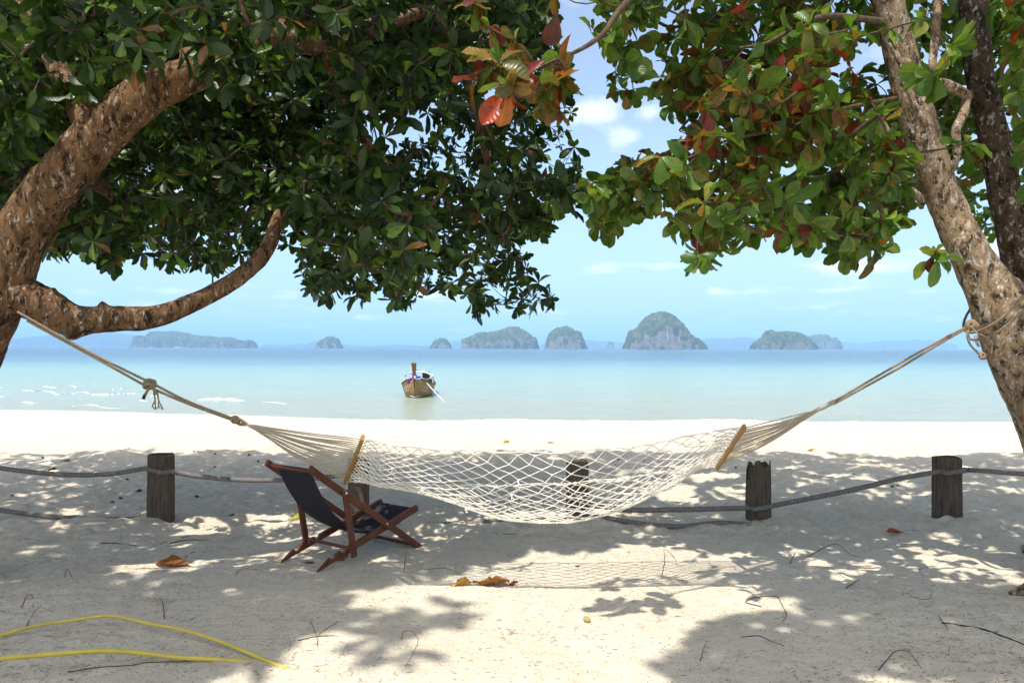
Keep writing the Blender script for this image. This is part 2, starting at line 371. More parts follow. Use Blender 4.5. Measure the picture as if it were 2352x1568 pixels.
# ------------------------------------------------------------------ the ground, one sheet of sand
WATER = -1.4
POSTS = [(369, 1195), (823, 1192), (1326, 1203), (1741, 1201), (2175, 1194)]
POST_G = [gnd(*p) for p in POSTS]
FENCE_Y = float(np.mean([p[1] for p in POST_G]))
def gz(x, y, detail=True):
    x = np.asarray(x, float); y = np.asarray(y, float)
    zc = -.22 + .235 * smooth(-4, -13, x) + .03 * vnoise(np.stack([x * .35, y * 0, x * 0], -1), 3)
    z = zc * smooth(12.2, 20, y) - 2.4 * smooth(20, 33, y) - .5 * smooth(33, 40, y)
    z = z - .03 * smooth(FENCE_Y - .3, FENCE_Y + .6, y)
    for p in POST_G:
        z = z + .035 * np.exp(-(((x - p[0]) / .26) ** 2 + ((y - p[1] + .05) / .22) ** 2))
    if detail:
        P = np.stack([x, y, 0 * x], -1)
        far = smooth(19, 24, y)
        scuff = smooth(6.1, 7.4, y) * (1 - far) * (1 - .1 * smooth(11.5, 13, y)) + .34 * smooth(-1.0, -2.6, x) * (1 - smooth(6.1, 7.4, y)) + .4 * smooth(1.6, 2.6, x) * (1 - smooth(6.1, 7.4, y))
        n = fbm(P * [3.6, 5.5, 1], 3, 21); m = fbm(P * [9, 12, 1], 2, 31)
        z = z + .040 * fbm(P * .55, 2, 9) * (1 - .5 * far)
        z = z + scuff * (.038 * n + .030 * m + .018 * fbm(P * [17, 24, 1], 2, 71) - .034 * np.abs(fbm(P * [2.6, 4.2, 1], 2, 44)))
        z = z + .007 * fbm(P * 6, 3, 55) * (1 - far) - scuff * .035 * np.maximum(0, vnoise(P * [5.2, 6.5, 1], 66) - .25)
        # a low ridge of sand piled along the rope line
        z = z + .03 * np.exp(-((y - FENCE_Y + .22) / .13) ** 2) * (1 + .6 * vnoise(P * [1.7, 0, 0], 8))
    return z
def axis(a, dense_a, dense_b, b, step, growth=1.16):
    mid = list(np.arange(dense_a, dense_b, step)); s = step; q = dense_b
    while q < b: mid.append(q); s *= growth; q += s
    mid.append(b); s = step; q = dense_a - step * growth; lo = []
    while q > a: lo.append(q); s *= growth; q -= s
    return np.array([a] + lo[::-1] + mid)
gx = axis(-90, -6.2, 6.2, 90, .028); gy = axis(-60, 3.2, 12.6, 60, .024, 1.035)
X, Y = np.meshgrid(gx, gy); Z = gz(X, Y)
nx, ny = len(gx), len(gy); ii = np.arange(nx - 1)[None] + np.arange(ny - 1)[:, None] * nx
SF = np.stack([ii, ii + 1, ii + nx + 1, ii + nx], -1).reshape(-1, 4)
obj("sand_ground", mesh_np("sand_ground", np.stack([X, Y, Z], -1).reshape(-1, 3), SF, m_sand, True), kind="structure",
    label="pale coral sand beach under the trees sloping to the sea")

# ------------------------------------------------------------------ the sea
sea_x = np.concatenate([-np.geomspace(40, 40000, 12)[::-1], np.geomspace(40, 40000, 12)]); sea_y = np.concatenate([[23.5], np.geomspace(30, 40000, 30)])
X, Y = np.meshgrid(sea_x, sea_y); n1, n2 = len(sea_x), len(sea_y)
ii = np.arange(n1 - 1)[None] + np.arange(n2 - 1)[:, None] * n1
obj("sea_water", mesh_np("sea_water", np.stack([X, Y, np.full_like(X, WATER)], -1).reshape(-1, 3), np.stack([ii, ii + 1, ii + n1 + 1, ii + n1], -1).reshape(-1, 4), m_sea),
    kind="structure", label="calm turquoise sea growing deep blue towards the horizon")
# small breakers: low ridges of foam lying on the water
mb = MB()
for (x0, x1, py, th) in [(78, 128, 889, .30), (160, 176, 887.5, .16), (50, 118, 896, .22), (100, 150, 898.5, .2), (118, 150, 904, .1), (165, 205, 902, .14), (208, 320, 905, .3), (258, 280, 894, .16),
                         (455, 560, 918, .34), (320, 352, 919, .18), (345, 380, 908, .16), (470, 500, 946, .16), (48, 92, 925, .14), (165, 225, 931, .12), (0, 8, 890, .16), (0, 30, 909, .1), (225, 290, 936, .1), (600, 660, 925, .06)]:
    k = max(6, int((x1 - x0) / 3)); P = []
    for i in range(k):
        u = i / (k - 1); p = gnd(x0 + (x1 - x0) * u, py + 1.6 * math.sin(u * 5 + x0) + random.uniform(-.4, .4), WATER); p[2] = WATER + .01; P.append(p)
    P = np.array(P); w = .42 * th * np.sin(np.linspace(.15, 3.0, k)) ** .6 * np.clip(.55 + 1.1 * vnoise(P * [3.1, 0, 0], int(x0)), .05, 1.5)
    V = []
    for p, q in zip(P, w): V += [p + [0, -q * 1.6, -.02], p + [0, -q * .3, .45 * q], p + [0, q * .5, .35 * q], p + [0, q * 1.4, -.02]]
    mb.add(V, [(4*i + j, 4*i + 4 + j, 4*i + 5 + j, 4*i + 1 + j) for i in range(k - 1) for j in range(3)])
obj("foam", mb.mesh("foam", m_foam, True), kind="stuff", label="thin white foam of small breakers near the shore")

# ------------------------------------------------------------------ islands on the horizon
def island(name, label, prof, D, depth=.55, rough=1.0, nseg=90, nring=26, group=None, kind=None):
    prof = np.array(prof, float); base = gnd(prof[:, 0].mean(), 801.5, WATER)
    s = D / FPX
    xs = np.linspace(prof[0, 0], prof[-1, 0], nseg); tops = np.interp(xs, prof[:, 0], prof[:, 1])
    tops = tops + rough * 3.2 * fbm(np.stack([xs * .22, 0 * xs, 0 * xs + D], -1), 4, 5)
    h = np.maximum(0.2, (800 + (xs - 1176) * .00255 - tops)) * s
    x0 = (xs - 1176) * s; W = x0[-1] - x0[0]; c = x0.mean()
    u = (xs - xs[0]) / (xs[-1] - xs[0])
    ry = depth * W * .5 * np.sqrt(np.clip(1 - (2 * u - 1) ** 4, .02, 1))
    ph = np.linspace(0, math.pi, nring)
    zz = np.sin(ph) ** .55; yy = -np.cos(ph)
    V = np.zeros((nseg, nring, 3))
    V[..., 0] = x0[:, None]; V[..., 1] = D + ry[:, None] * yy[None] + ry.max() * .4; V[..., 2] = WATER - 2 + (h[:, None] + 3.2) * zz[None]
    P = V / (W * .06); nz = fbm(P + 3, 4, 7); nz2 = fbm(P * 2.3, 3, 12)
    V[..., 1] += nz * W * .035 * rough * (zz < .999)[None] ; V[..., 0] += nz2 * W * .006
    flute = fbm(np.stack([xs * .55, 0 * xs, 0 * xs + D], -1), 3, 41)[:, None] * W * .03 * np.sin(ph)[None] ** .3 * np.sign(np.cos(ph))[None] * (np.abs(np.cos(ph)) > .3)[None]; V[..., 1] += flute
    V[..., 2] += np.where((np.abs(yy) > .25)[None], nz2 * h[:, None] * .10 * (zz > .2)[None], 0)
    F = np.array([(i*nring + j, (i+1)*nring + j, (i+1)*nring + j + 1, i*nring + j + 1) for i in range(nseg - 1) for j in range(nring - 1)])
    return obj(name, mesh_np(name, V.reshape(-1, 3), F, m_isl, False), None, label, None if kind else "island", group, kind)
IG = "limestone islands on the horizon"
island("rock_island", "tallest green and ochre limestone dome island on the horizon", [(1434, 801), (1446, 777), (1450, 760), (1470, 750), (1484, 731), (1500, 718), (1524, 712), (1546, 718), (1562, 731), (1576, 750), (1584, 766), (1597, 771), (1611, 779), (1624, 789), (1630, 801)], 4500, .8, group=IG)
island("rock_island", "rounded single-peak blue-green island just beside the tallest dome, nearer the boat side", [(1252, 801), (1254, 782), (1262, 763), (1276, 751), (1303, 746.5), (1319, 755), (1335, 760.5), (1341, 777), (1347, 792), (1353, 801)], 5200, .8, group=IG)
island("rock_island", "long island with a gently rising ridge and a pale cliff patch, behind the boat's prow", [(1057, 801), (1059, 777), (1076, 772), (1098, 761.6), (1130, 760.5), (1152, 755), (1181, 747), (1195, 752), (1214, 763), (1233, 777), (1237, 790), (1240, 802)], 5500, .5, group=IG)
island("rock_island", "smallest dome-shaped island, right above the moored boat", [(984, 801), (995, 782), (1014, 774.5), (1027, 779), (1035, 790), (1038, 801)], 6000, .8, group=IG)
island("rock_island", "island with a knobbly peak and ragged sloping ridge, near the leaning trunk", [(1728, 801), (1740, 785), (1762, 771), (1767, 758), (1776, 755), (1789, 761.6), (1811, 759), (1838, 763), (1859, 774), (1876, 790), (1883, 801)], 5000, .6, group=IG)
island("rock_island", "pale blue double-humped island half hidden behind the knobbly-peaked one", [(1840, 785), (1859, 771), (1881, 766), (1903, 768.6), (1913, 775.6), (1924, 774), (1932, 785), (1938, 801)], 8500, .6, group=IG)
island("rock_island", "long hazy flat-topped island with rock stacks, seen below the low branch", [(290, 801), (296, 789), (306, 786), (308, 769.5), (316, 769), (319, 777), (330, 773), (343, 773), (345, 762), (364, 760), (386, 760), (400, 761), (424, 764), (433, 769.5), (458, 771), (487, 773), (494, 778), (508, 773), (523, 776), (534, 782), (541, 780), (548, 787.5), (560, 788.6), (562, 780), (573, 781), (579, 790), (583, 801)], 7800, .4, nseg=150, group=IG)
island("rock_island", "small squarish hazy island between the long flat one and the boat", [(722, 801), (728, 786), (741, 775.6), (757, 771), (775, 777), (778.5, 789), (787, 801)], 7000, .8, group=IG)
island("rock_island", "faint sea stack just before the tallest dome", [(1393, 801), (1396, 787), (1402, 784), (1408, 784), (1411, 801)], 9500, .8, nseg=24, nring=14, group=IG)
HILLS = [[(-220, 800), (-100, 786), (40, 775), (140, 766), (230, 762), (290, 768), (340, 782), (420, 795), (470, 801)],
         [(560, 801), (600, 793), (620, 790), (650, 794), (680, 789), (705, 791), (722, 783), (745, 784), (800, 793), (850, 795), (880, 791), (920, 790), (960, 794), (1010, 790), (1040, 783), (1060, 780), (1100, 785), (1180, 795), (1230, 801)],
         [(1230, 801), (1255, 785), (1300, 775), (1350, 779), (1370, 782), (1420, 785), (1470, 790), (1560, 786), (1610, 780), (1640, 777), (1690, 776), (1712, 773), (1750, 778), (1800, 790), (1850, 801)],
         [(1890, 801), (1930, 783), (1970, 787), (1990, 789), (2020, 783), (2060, 782), (2095, 783), (2110, 778), (2125, 782), (2140, 780), (2165, 784), (2195, 789), (2205, 801)]]
for hp, dd in zip(HILLS, (15500, 17000, 16000, 17500)):
    island("hills", "faint blue mainland hills far behind the islands", hp, dd, .25, .6, 80, 12, kind="structure")
# two white boats under way before the hazy island
for (px, py, L, lab) in ((346, 800.4, 30, "tiny white boat under way before the hazy flat-topped island"), (410, 800.6, 62, "long white boat, the longer of two before the hazy flat-topped island")):
    D = 6200; c = np.array([(px - 1176) * D / FPX, D, WATER]); tt = thing("white_boat", lab, "boat", c, "white boats before the hazy island")
    V = []
    for u, w, z in ((-.5, .7, 1.0), (.2, 1, 1), (.5, .05, 1.35)):
        for yy, k in ((-1, 0), (-1, 1), (1, 1), (1, 0)): V.append(c + [u * L, yy * w * L * .12 * (.7 + .3 * k), (-.5 if k == 0 else 5.5 * z)])
    F = [(4*i + j, 4*i + 4 + j, 4*i + 4 + (j+1) % 4, 4*i + (j+1) % 4) for i in range(2) for j in range(4)] + [(0, 1, 2, 3), (11, 10, 9, 8)]
    child("hull", mesh_np("hull", V, F, m_white), tt)
    Vc, Fc = boxm(c + [-.08 * L, 0, 7.0], np.eye(3), (L * .26, L * .08, 2.6)); child("cabin", mesh_np("cabin", Vc, Fc, m_white), tt)

# ------------------------------------------------------------------ trees
def inside(poly, x, y):
    poly = np.asarray(poly, float); c = np.zeros(np.shape(x), bool); j = len(poly) - 1
    for i in range(len(poly)):
        xi, yi = poly[i]; xj, yj = poly[j]
        hit = ((yi > y) != (yj > y)) & (x < (xj - xi) * (y - yi) / (yj - yi + 1e-12) + xi)
        c ^= hit; j = i
    return c
# where the photograph shows sun and shade on the sand decides where the crowns overhead have gaps
LIT = [np.array(p, float) for p in (
    [(880, 1348), (960, 1322), (1080, 1302), (1150, 1272), (1240, 1248), (1330, 1240), (1440, 1240), (1560, 1258), (1690, 1262), (1760, 1280), (1700, 1312), (1600, 1330), (1640, 1352), (1520, 1400), (1490, 1425), (1640, 1440), (1660, 1480), (1600, 1530), (1640, 1580), (1660, 1700), (300, 1700), (420, 1590), (440, 1530), (560, 1500), (650, 1450), (760, 1400)],
    [(1720, 1385), (1900, 1372), (1960, 1400), (2010, 1440), (1960, 1470), (1880, 1455), (1800, 1440), (1700, 1420)],
    [(2040, 1318), (2110, 1302), (2180, 1322), (2250, 1342), (2352, 1350), (2300, 1362), (2150, 1350), (2050, 1336)],
    [(1950, 1560), (2060, 1535), (2352, 1525), (2500, 1700), (1900, 1700)],
    [(2250, 1400), (2352, 1385), (2400, 1440), (2260, 1440)],
    [(460, 1128), (560, 1112), (690, 1122), (745, 1150), (700, 1192), (560, 1200), (470, 1178)],
    [(1010, 1215), (1070, 1212), (1062, 1226), (1010, 1226)],
    [(1840, 1300), (1930, 1290), (1960, 1312), (1850, 1330)], [(1780, 1262), (1900, 1258), (1890, 1272), (1790, 1275)],
    [(900, 1225), (960, 1225), (965, 1250), (900, 1250)], [(300, 1290), (380, 1285), (390, 1310), (310, 1312)], [(330, 1200), (400, 1200), (400, 1212), (330, 1212)],
    [(1500, 1105), (1560, 1098), (1640, 1110), (1600, 1130), (1500, 1125)], [(1560, 1180), (1700, 1185), (1690, 1197), (1560, 1195)], [(1080, 1140), (1140, 1135), (1140, 1150), (1080, 1152)])]
CORE = LIT[0]
def shade_want(G):
    J = G + .32 * np.stack([vnoise(G * [1.7, 1.7, 0], 201), vnoise(G * [1.7, 1.7, 0], 202), 0 * G[:, 0]], -1) + .14 * np.stack([vnoise(G * [5, 5, 0], 203), vnoise(G * [5, 5, 0], 204), 0 * G[:, 0]], -1)
    px, py, w = proj(J); want = np.ones(len(G))
    for i, poly in enumerate(LIT): want[inside(poly, px, py)] = 0.0 if i < 5 else .12
    edge = 12.5 + .35 * vnoise(np.stack([G[:, 0] * .8, 0 * G[:, 0], 0 * G[:, 0]], -1), 77)
    want[G[:, 1] > edge] = 0
    return want
SUNNY = [at(640, 260, 5.7), at(520, 340, 5.9), at(780, 430, 6.1), at(900, 560, 6.6), at(1100, 620, 7.0), at(240, 560, 6.4), at(1000, 250, 6.5), at(330, 480, 6.2), at(480, 290, 5.6), at(600, 330, 5.8), at(700, 385, 5.9), at(430, 262, 5.5), at(740, 330, 6.0), at(560, 400, 6.2), at(1165, 225, 3.95), at(1185, 195, 3.9), at(1290, 150, 4.1), at(1330, 60, 4.2), at(550, 620, 5.9), at(470, 675, 5.75), at(2070, 330, 5.35), at(2150, 520, 5.3), at(235, 330, 5.25), at(100, 480, 5.25), at(330, 250, 5.3), np.array([-.95, 6.55, .22]), np.array([-1.02, 6.42, .2]), at(560, 1098, 7.35), at(850, 460, 6.8), at(1240, 540, 6.9), at(1700, 250, 4.9), at(1930, 120, 5.0)]
def blocks_sunny(P, rad=.40):
    hit = np.zeros(len(P), bool); sdir = np.array([-SX, -SY, 1.]); sdir /= np.linalg.norm(sdir)
    for q in SUNNY:
        d = P - q; a = d @ sdir; hit |= (a > .25) & (np.linalg.norm(d - a[:, None] * sdir, axis=1) < rad)
    return hit
def ground_shadow(P):
    G = P.copy(); G[:, 0] += SX * P[:, 2]; G[:, 1] += SY * P[:, 2]; G[:, 2] = 0; return G

def make_trunk(tree, name, path, mt, sides=96, per=.016, knob=.10, knobs=(), slim=.89):
    P = np.array([np.append(at(*p[:3]), p[3] * slim) for p in path])
    L = np.linalg.norm(np.diff(P[:, :3], axis=0), axis=1).sum()
    Q = resample(P, max(14, int(L / per))); c, r = Q[:, :3], Q[:, 3]
    V, F = tube(c, r, sides, True)
    ctr = np.repeat(c, sides, 0); d = V - ctr; rr = np.linalg.norm(d, axis=1, keepdims=True)
    n = .8 * fbm(V * [8, 8, 4.5], 2, 3)[:, None] + .5 * fbm(V * 3.1, 2, 8)[:, None]
    V = V + d * knob * n
    V = V + d / (rr + 1e-6) * np.minimum(.008, .045 * rr) * (fbm(V * [24, 24, 12], 2, 14)[:, None] - .8 * np.abs(vnoise(V * [17, 17, 8], 15))[:, None])
    for (kx, ky, kD, kr, kh) in knobs:
        kp = at(kx, ky, kD); w = np.exp(-((V - kp) ** 2).sum(1) / kr ** 2)[:, None]; V = V + d / rr * kh * w
    child(name, mesh_np(name, V, F, mt, True), tree); return c, r

def leaf_template(rows, wid, curl, fold, wave=0):
    V = []; n = len(rows)
    for k, (tt, w) in enumerate(zip(rows, wid)):
        zc = -curl * tt * tt
        wv = wave * (1 if k % 2 else -1) * (0 < k < n - 1)
        V += [(tt, -w, zc + fold * w + wv), (tt, 0, zc), (tt, w, zc + fold * w - wv)]
    F = [(3*i + j, 3*i + j + 1, 3*i + 4 + j, 3*i + 3 + j) for i in range(n - 1) for j in range(2)]
    return np.array(V, float), np.array(F)
T_BIG = [leaf_template((0, .1, .3, .52, .72, .88, .97, 1.0), (.012, .03, .12, .22, .275, .245, .13, .02), c, f, w) for c, f, w in ((.35, .35, .022), (.6, .2, .03), (.15, .6, .015), (.85, .3, .03), (.45, .7, .025), (-.2, .3, .03), (.3, -.35, .03), (.7, .9, .02))]
T_SML = [leaf_template((0, .18, .5, .8, 1.0), (.014, .06, .175, .205, .05), c, f, 0) for c, f in ((.2, .3), (.4, .2), (.08, .5), (.55, .35), (.3, .6), (-.12, .25))]

def build_crown(tree, limb_pts, ros, big, base_len, aspect, nleaf, templ, colour, n_single, extra=(), twig_r=.0024, droop=.35, seed=1):
    r = np.random.default_rng(seed); n = len(ros); P = ros
    # join every spray of leaves to the nearest wood (a minimum spanning tree grown from the limbs)
    best = np.full(n, 1e9); par = np.zeros(n, int); LP = limb_pts
    for k in range(0, n, 400):
        d = np.linalg.norm(P[k:k+400, None] - LP[None], axis=2) * 1.0; par[k:k+400] = -1 - d.argmin(1); best[k:k+400] = d.min(1)
    done = np.zeros(n, bool); order = []; cnt = np.ones(n)
    bb = best.copy()
    for _ in range(n):
        i = int(np.argmin(bb)); order.append(i); done[i] = True; bb[i] = 1e9
        d = np.linalg.norm(P - P[i], axis=1) * 1.05; better = (~done) & (d < best)
        best[better] = d[better]; par[better] = i; bb[better] = d[better]
    for i in order[::-1]:
        if par[i] >= 0: cnt[par[i]] += cnt[i]
    V = []; axis_ = np.zeros((n, 3)); prevdir = {}
    S, K = 5, 5; th = np.arange(S) * 2 * math.pi / S
    for i in order:
        a = LP[-1 - par[i]] if par[i] < 0 else P[par[i]]; b2 = P[i]; L = np.linalg.norm(b2 - a)
        bow = r.normal(0, .07, 3) * L + np.array([0, 0, -.05 * L])
        u = np.linspace(0, 1, K)[:, None]; Q = a * (1 - u) + b2 * u + bow * 4 * u * (1 - u)
        ra = min(.018, twig_r * (cnt[par[i]] if par[i] >= 0 else cnt[i] * 1.3) ** .42); rb = min(.018, twig_r * cnt[i] ** .42)
        rad = ra * .9 * (1 - u) + rb * u
        dv = (b2 - a) / (L + 1e-9); x = np.cross(dv, [.31, .2, .93]); x /= np.linalg.norm(x) + 1e-9; y = np.cross(dv, x)
        V.append((Q[:, None] + rad[:, None] * (np.cos(th)[None, :, None] * x + np.sin(th)[None, :, None] * y)).reshape(-1, 3))
        axis_[i] = dv
    V = np.array(V); f = np.array([(k*S + j, k*S + (j+1) % S, (k+1)*S + (j+1) % S, (k+1)*S + j) for k in range(K - 1) for j in range(S)])
    F = (f[None] + (np.arange(n) * S * K)[:, None, None]).reshape(-1, 4)
    child("twigs", mesh_np("twigs", V.reshape(-1, 3), F, m_twig, True), tree, "stuff")
    # leaves in whorls at the twig ends
    ax = axis_ * .6 + r.normal(0, .45, (n, 3)) + np.array([0, 0, .15]); ax /= np.linalg.norm(ax, axis=1)[:, None]
    k = r.integers(nleaf[0], nleaf[1] + 1, n); idx = np.repeat(np.arange(n), k); m = len(idx)
    A = ax[idx]; rnd = r.normal(0, 1, (m, 3)); side = rnd - A * (rnd * A).sum(1)[:, None]; side /= np.linalg.norm(side, axis=1)[:, None]
    pol = np.radians(r.uniform(35, 100, m))[:, None]
    d = A * np.cos(pol) + side * np.sin(pol) + np.array([0, 0, -droop]) * r.uniform(.2, 1.4, (m, 1)); d /= np.linalg.norm(d, axis=1)[:, None]
    nn = A + r.normal(0, .35, (m, 3)) + np.array([0, 0, .35]); nn = nn - d * (nn * d).sum(1)[:, None]; nn /= np.linalg.norm(nn, axis=1)[:, None]
    s = np.cross(nn, d)
    L = base_len * r.uniform(.6, 1.2, m) * big[idx] * r.uniform(.72, 1.32, n)[idx]; base = P[idx] - A * r.uniform(0, .25, (m, 1)) * base_len
    W = aspect * r.uniform(.85, 1.15, m)
    C = colour(P[idx], m, r, idx)
    ti = r.integers(0, len(templ), m)
    # the largest in view become single leaves
    px, py, w = proj(base + d * L[:, None] * .5)
    size = np.where((px > 5) & (px < 2347) & (py > 5) & (py < 1563) & (w > .5), L / np.maximum(w, .5) * (.4 + np.abs((nn * ((base - [0, 0, CAMH]) / np.linalg.norm(base - [0, 0, CAMH], axis=1)[:, None])).sum(1))), 0)
    one = np.zeros(m, bool); one[np.argsort(-size)[:n_single]] = True
    for j, (TV, TF) in enumerate(templ):
        pass
    VV, FF, CC, UU, off = [], [], [], [], 0
    for j, (TV, TF) in enumerate(templ):
        q = np.where((ti == j) & ~one)[0]
        if not len(q): continue
        X = base[q, None] + L[q, None, None] * (TV[None, :, 0, None] * d[q, None] + TV[None, :, 1, None] * W[q, None, None] * s[q, None] + TV[None, :, 2, None] * nn[q, None])
        VV.append(X.reshape(-1, 3)); FF.append((TF[None] + (np.arange(len(q)) * len(TV))[:, None, None] + off).reshape(-1, 4)); off += len(q) * len(TV)
        U = np.repeat(TV[None], len(q), 0); U[..., 2] = r.uniform(0, 50, (len(q), 1)); UU.append(U.reshape(-1, 3))
        CC.append(np.repeat(np.hstack([C[q], np.ones((len(q), 1))]), len(TV), 0))
    child("crown", mesh_np("crown", np.concatenate(VV), np.concatenate(FF), m_leaf_crown, False, np.concatenate(CC), np.concatenate(UU)), tree, "stuff")
    meshes = [mesh_np("leaf", TV, TF, m_leaf_one, True, None, TV * [1, 1, 0] + [0, 0, 7.3 * k_]) for k_, (TV, TF) in enumerate(templ)]
    inv = Matrix.Translation(-tree.location)
    for q in np.where(one)[0]:
        o = bpy.data.objects.new("leaf", meshes[ti[q]]); COL.objects.link(o); o.parent = tree
        mm = Matrix.Identity(4)
        for a_ in range(3):
            mm[a_][0] = d[q, a_] * L[q]; mm[a_][1] = s[q, a_] * L[q] * W[q]; mm[a_][2] = nn[q, a_] * L[q]; mm[a_][3] = base[q, a_]
        o.matrix_parent_inverse = inv; o.matrix_basis = mm; o.color = (*C[q], 1)
    for (pa, pb, Lx, wx, cx_) in extra:                 # the few leaves that catch the eye
        dv = pb - pa; dv /= np.linalg.norm(dv); nv_ = np.array([.25, -1, .35]); nv_ -= dv * (nv_ @ dv); nv_ /= np.linalg.norm(nv_); sv = np.cross(nv_, dv)
        o = bpy.data.objects.new("leaf", meshes[r.integers(0, 3)]); COL.objects.link(o); o.parent = tree; mm = Matrix.Identity(4)
        for a_ in range(3): mm[a_][0] = dv[a_] * Lx; mm[a_][1] = sv[a_] * Lx * wx; mm[a_][2] = nv_[a_] * Lx; mm[a_][3] = pa[a_]
        o.matrix_parent_inverse = inv; o.matrix_basis = mm; o.color = (*cx_, 1)

TRUNK_VIEW = [[(-60, 560), (20, 380), (200, 240), (330, 160), (440, 160), (440, 260), (300, 350), (150, 520), (90, 700), (-60, 700)],
              [(2010, 120), (2110, 100), (2180, 250), (2270, 480), (2400, 700), (2300, 800), (2180, 640), (2080, 400)], [(2190, -20), (2290, -20), (2380, 450), (2400, 650), (2300, 640), (2230, 300)], [(540, 640), (560, 540), (630, 480), (690, 500), (650, 600), (600, 660)]]
def sample_view(poly, n, D0, D1, ycap=12.2, seed=1, thin=(), clump=.0, core_ok=.05, power=1.0, sunny=1.0):
    """points of the crown that show inside the outline poly, at any depth between D0 and D1"""
    r = np.random.default_rng(seed); out = []; poly = np.asarray(poly, float); lo, hi = poly.min(0), poly.max(0); got = 0; tries = 0
    while got < n and tries < 60:
        tries += 1
        x = r.uniform(lo[0], hi[0], 4000); y = r.uniform(lo[1], hi[1], 4000); D = D0 + (D1 - D0) * r.uniform(0, 1, 4000) ** power
        k = inside(poly, x, y); x, y, D = x[k], y[k], D[k]
        keep = np.ones(len(x), bool)
        for (cx, cy_, rx, ry, p) in thin:
            e = ((x - cx) / rx) ** 2 + ((y - cy_) / ry) ** 2 < 1; keep &= ~(e & (r.uniform(0, 1, len(x)) > p))
        x, y, D = x[keep], y[keep], D[keep]
        P = np.array([at(a, b_, c) for a, b_, c in zip(x, y, D)]).reshape(-1, 3)
        G = ground_shadow(P); k = G[:, 1] < ycap
        for tp in TRUNK_VIEW: k &= ~(inside(tp, x, y) & (D < 5.75))
        gx_, gy_, _ = proj(G); k &= ~(inside(CORE, gx_, gy_) & (r.uniform(0, 1, len(P)) > core_ok))
        if clump: k &= vnoise(P * 1.5, 60 + seed) + r.uniform(-.6, .6, len(P)) > -clump
        k &= ~(blocks_sunny(P) & (r.uniform(0, 1, len(P)) < sunny))
        P = P[k]; out.append(P); got += len(P)
    return np.concatenate(out)[:n]
def sample_over(n, xa, xb, seed):
    """points of the crown above the frame, thick where the sand lies in shade"""
    r = np.random.default_rng(seed); out = []; got = 0; tries = 0
    while got < n and tries < 80:
        tries += 1
        G = np.stack([r.uniform(xa, xb, 4000), r.uniform(2.6, 12.9, 4000), np.zeros(4000)], -1)
        y2 = CAMH * FPX / r.uniform(225, 900, 4000); h_ = r.uniform(0, 1, 4000) < .6
        G[h_, 1] = y2[h_]; G[h_, 0] = (r.uniform(-1500, 1500, 4000) * y2 / FPX)[h_]; G = G[(G[:, 0] > xa) & (G[:, 0] < xb)]
        k = r.uniform(0, 1, len(G)) < shade_want(G); G = G[k]
        z = np.maximum(5.0, (1.75 + .485 * G[:, 1]) / 1.17) + r.uniform(0, 2.6, len(G)) + 2.2 * smooth(7.5, 4.5, G[:, 1]); P = G.copy(); P[:, 0] -= SX * z; P[:, 1] -= SY * z; P[:, 2] = z
        px, py, w = proj(P); k = (w < .3) | (py < -90) | (px < -250) | (px > 2600)
        # leave a few ragged holes so that flecks of sun fall through
        k &= vnoise(np.stack([G[:, 0] * 1.1, G[:, 1] * 1.1, G[:, 2]], -1), 300) + .9 * vnoise(np.stack([G[:, 0] * 3.1, G[:, 1] * 3.1, G[:, 2]], -1), 301) < .85
        k &= ~blocks_sunny(P, .62)
        P = P[k]; out.append(P); got += len(P)
    return np.concatenate(out)[:n]

# --- the tree that carries the low branch
ltree = thing("beach_tree", "leaning brown-barked tree with dense dark leaves and a low bending branch", "tree", gnd(-185, 1342))
limbs = []
c, r_ = make_trunk(ltree, "trunk", [(-190, 1356, 5.4, .33), (-182, 1290, 5.4, .27), (-155, 1100, 5.4, .235), (-95, 900, 5.4, .225), (-46, 770, 5.4, .22), (8, 640, 5.4, .215), (60, 522, 5.4, .2), (140, 410, 5.4, .195), (230, 312, 5.4, .188), (320, 228, 5.4, .172), (410, 182, 5.45, .15), (500, 150, 5.6, .13), (610, 92, 5.9, .12), (740, 98, 6.2, .11), (860, 62, 6.5, .085), (1000, 20, 6.8, .05)],
                   m_bark_l, slim=.84, knob=.09, knobs=[(395, 225, 5.3, .06, .05), (120, 470, 5.2, .08, .03), (300, 300, 5.2, .07, .02)]); limbs.append(c)
c, r_ = make_trunk(ltree, "low_branch", [(0, 672, 5.4, .17), (60, 686, 5.4, .15), (110, 708, 5.42, .14), (170, 735, 5.45, .122), (250, 732, 5.5, .098), (350, 728, 5.6, .087), (430, 701, 5.7, .077), (520, 655, 5.85, .072), (585, 606, 6.0, .070), (620, 560, 6.1, .064), (638, 505, 6.2, .055), (662, 468, 6.3, .05), (720, 420, 6.5, .04), (800, 385, 6.7, .03), (880, 400, 6.9, .02)],
                   m_bark_l, 64, .015, .11, slim=.9, knobs=[(235, 700, 5.45, .03, .05), (330, 700, 5.5, .022, .04), (120, 672, 5.4, .03, .03), (165, 775, 5.4, .06, .05), (320, 757, 5.5, .05, .03)]); limbs.append(c)
